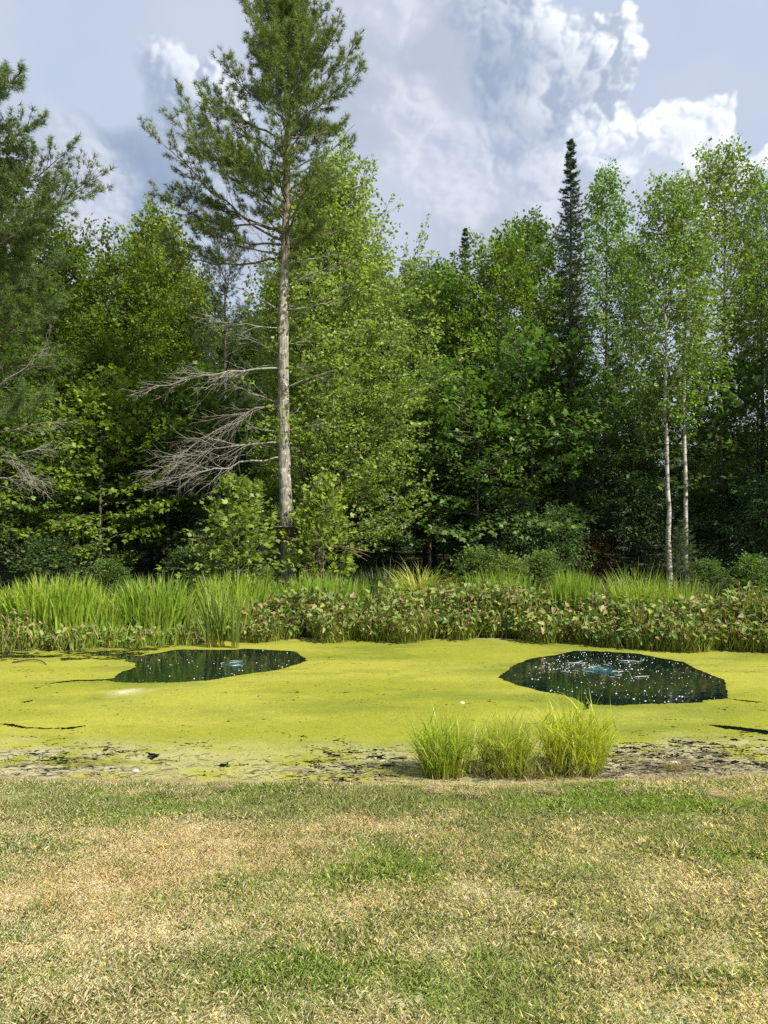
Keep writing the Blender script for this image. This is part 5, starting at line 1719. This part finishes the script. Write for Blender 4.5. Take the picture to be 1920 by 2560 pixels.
def build_boxes():
    rng = RNG(450)
    D = PINE_D
    # brown box round the pine trunk
    cx, top, bot = X(713, D), Z(1318, D), Z(1352, D)
    root = empty('wooden_box', (cx, D, bot))
    tag(root, 'weathered brown plank box fixed round the pine trunk', 'box')
    h = top - bot
    w, dp = 0.205, 0.20
    for k in range(3):
        for nm, a in (('front', (-w, w, -dp - .02, -dp)), ('back', (-w, w, dp, dp + .02)), ('left', (-w - .02, -w, -dp, dp)), ('right', (w, w + .02, -dp, dp))):
            g = Geo()
            box(g, *a, k * h / 3 + .004, (k + 1) * h / 3 - .004, rng)
            link('plank', g.mesh('plank', M_PLANK), root)
    g = Geo()
    box(g, -w - .05, w + .04, -dp - .06, -.20, h + .002, h + .022, rng)
    link('rim_board', g.mesh('rim_board', M_GREYPLANK), root)
    # grey nest box
    d = 16.3
    cx, bot, top = X(690, d), Z(1405, d), Z(1352, d)
    root = empty('nest_box', (cx, d, bot))
    tag(root, 'grey wooden nest box with round hole left of the pine trunk', 'nest box')
    h = top - bot
    g = Geo()
    box(g, -.11, .11, -.09, .09, 0, h, rng)
    link('body', g.mesh('body', M_GREYPLANK), root)
    g = Geo()
    box(g, -.14, .14, -.14, .11, h + .002, h + .022, rng)
    link('roof', g.mesh('roof', M_GREYPLANK), root)
    g = Geo()
    th = np.linspace(0, 2 * np.pi, 17)
    ring = np.stack([.028 * np.cos(th), np.full(17, -.097), h * .62 + .028 * np.sin(th)], 1)
    g.add(*tube_batch(ring[None], np.full((1, 17), .009), 6))
    link('entrance_rim', g.mesh('entrance_rim', M_HOLE), root)
    g = Geo()
    box(g, -.02, .02, .08, .12, float(height(cx, d)) - bot - .05, h * .9)
    link('post', g.mesh('post', M_GREYPLANK), root)
    # fan of bare twigs sticking out right of the sapling
    d = 15.6
    o = P3(858, 1368, d)
    root = empty('dead_branch', tuple(o))
    tag(root, 'fan of bare reddish twigs poking out right of the yellow-green sapling', 'branch')
    m = bark_mat('reddish_twig', (.16, .09, .07), (.34, .24, .19), None, 1, .2)
    for (px, py, sw) in [(934, 1382, .1), (925, 1391, -.15), (918, 1402, .05), (882, 1388, .2), (905, 1376, -.1)]:
        e = P3(px, py, d + sw) - o
        g = Geo()
        b0 = np.array([-.12, .05, .02])
        g.add(*tube_batch(bezier(b0[None], (e * .5 + np.array([0, 0, .035]))[None], e[None], 8), np.linspace(.007, .0025, 8)[None], 5))
        link('twig', g.mesh('twig', m), root)


build_boxes()


def stone(name, label, cat, px, py, size, squash, seed, mat, water=True):
    rng = RNG(seed)
    x, y = on_water(px, py) if water else on_lawn(px, py)
    z = WATER_Z + .004 if water else float(height(x, y))
    na, nl = 12, 6
    V = [(0, 0, -.3)]
    for l in range(1, nl):
        ph = np.pi * l / nl
        for a in range(na):
            th = 2 * np.pi * a / na
            V.append((math.sin(ph) * math.cos(th), math.sin(ph) * math.sin(th), -math.cos(ph)))
    V.append((0, 0, 1))
    V = np.array(V)
    V = V * (1 + .3 * (fbm(V[:, 0] * 1.5 + seed, V[:, 1] * 1.5 + V[:, 2], seed, 2) - .5))[:, None]
    T = []
    for a in range(na):
        T.append((0, 1 + (a + 1) % na, 1 + a))
        for l in range(nl - 2):
            p, q = 1 + l * na + a, 1 + l * na + (a + 1) % na
            T += [(p, q, q + na), (p, q + na, p + na)]
        T.append((1 + (nl - 2) * na + a, 1 + (nl - 2) * na + (a + 1) % na, len(V) - 1))
    g = Geo()
    g.add(V * np.array([size, size * squash[0], size * squash[1]]), T)
    o = link(name, g.mesh(name, mat, None, True), None, (x, y, z))
    o.rotation_euler = (0, 0, rng.uniform(-.4, .4))
    tag(o, label, cat)


M_STONE = plain_mat('grey_stone', (.33, .30, .27), .9, .3, 30)
M_WHITE = plain_mat('white_scrap', (.75, .70, .66), .6, .1, 30)
stone('stone', 'small grey stone at the lawn edge on the left', 'stone', 340, 1927, .035, (.8, .6), 1, M_STONE)
stone('white_float', 'small white scrap floating on the duckweed between the pools', 'float', 1155, 1757, .028, (.8, .5), 2, M_WHITE)
stone('pale_stone', 'pale flat stone in the scum right of the grass clumps', 'stone', 1685, 1906, .048, (.45, .28), 3, M_WHITE)

# bent dark stick on the scum at the far left
x0, y0 = on_water(32, 1658)
x1, y1 = on_water(117, 1662)
g = Geo()
g.add(*tube_batch(bezier(np.array([[0, 0, .0]]), np.array([[(x1 - x0) * .5, .25, .05]]), np.array([[x1 - x0, y1 - y0, 0.0]]), 12), np.linspace(.012, .006, 12)[None], 6))
tag(link('stick', g.mesh('stick', M_BARKD), None, (x0, y0, WATER_Z + .012)), 'bent dark stick lying on the scum at the far left', 'stick')
# thin straw tufts lying on the lawn edge
for k, (px, py) in enumerate([(1090, 1988), (1175, 1996), (1570, 1987), (565, 1980), (1371, 1988), (1800, 2000)]):
    x, y = on_lawn(px, py)
    rng = RNG(470 + k)
    n = 60
    th = rng.uniform(0, np.pi, n)
    ln = rng.uniform(.03, .1, n)
    dv = np.stack([np.cos(th), np.sin(th) * .6, rng.normal(0, .3, n)], 1) * ln[:, None] / 2
    c0 = rng.normal(0, 1, (n, 3)) * np.array([.05, .03, .008]) + np.array([0, 0, .045])
    Pt = np.stack([c0 - dv, c0 + rng.normal(0, .006, (n, 3)), c0 + dv], 1)
    V, T = ribbon_batch(Pt, np.full((n, 3), .0016), unit(np.cross(dv, np.array([0, 0, 1.0]))))
    g = Geo()
    g.add(V, T)
    where = ['left of two close together under the tall grass', 'right of two close together under the tall grass', 'below the gap right of the big grass clump', 'alone on the left half of the lawn edge', 'straight below the big grass clump', 'nearest the right edge'][k]
    o = link('straw_tuft', g.mesh('straw_tuft', M_LAWNBLADE, np.repeat(np.array([.5, .4, .26]) * rng.uniform(.6, 1.1, (n, 1)), 6, 0)), None, (x, y, float(height(x, y))))
    tag(o, 'dry straw heap, ' + where, 'straw', 'straw heaps on the lawn')
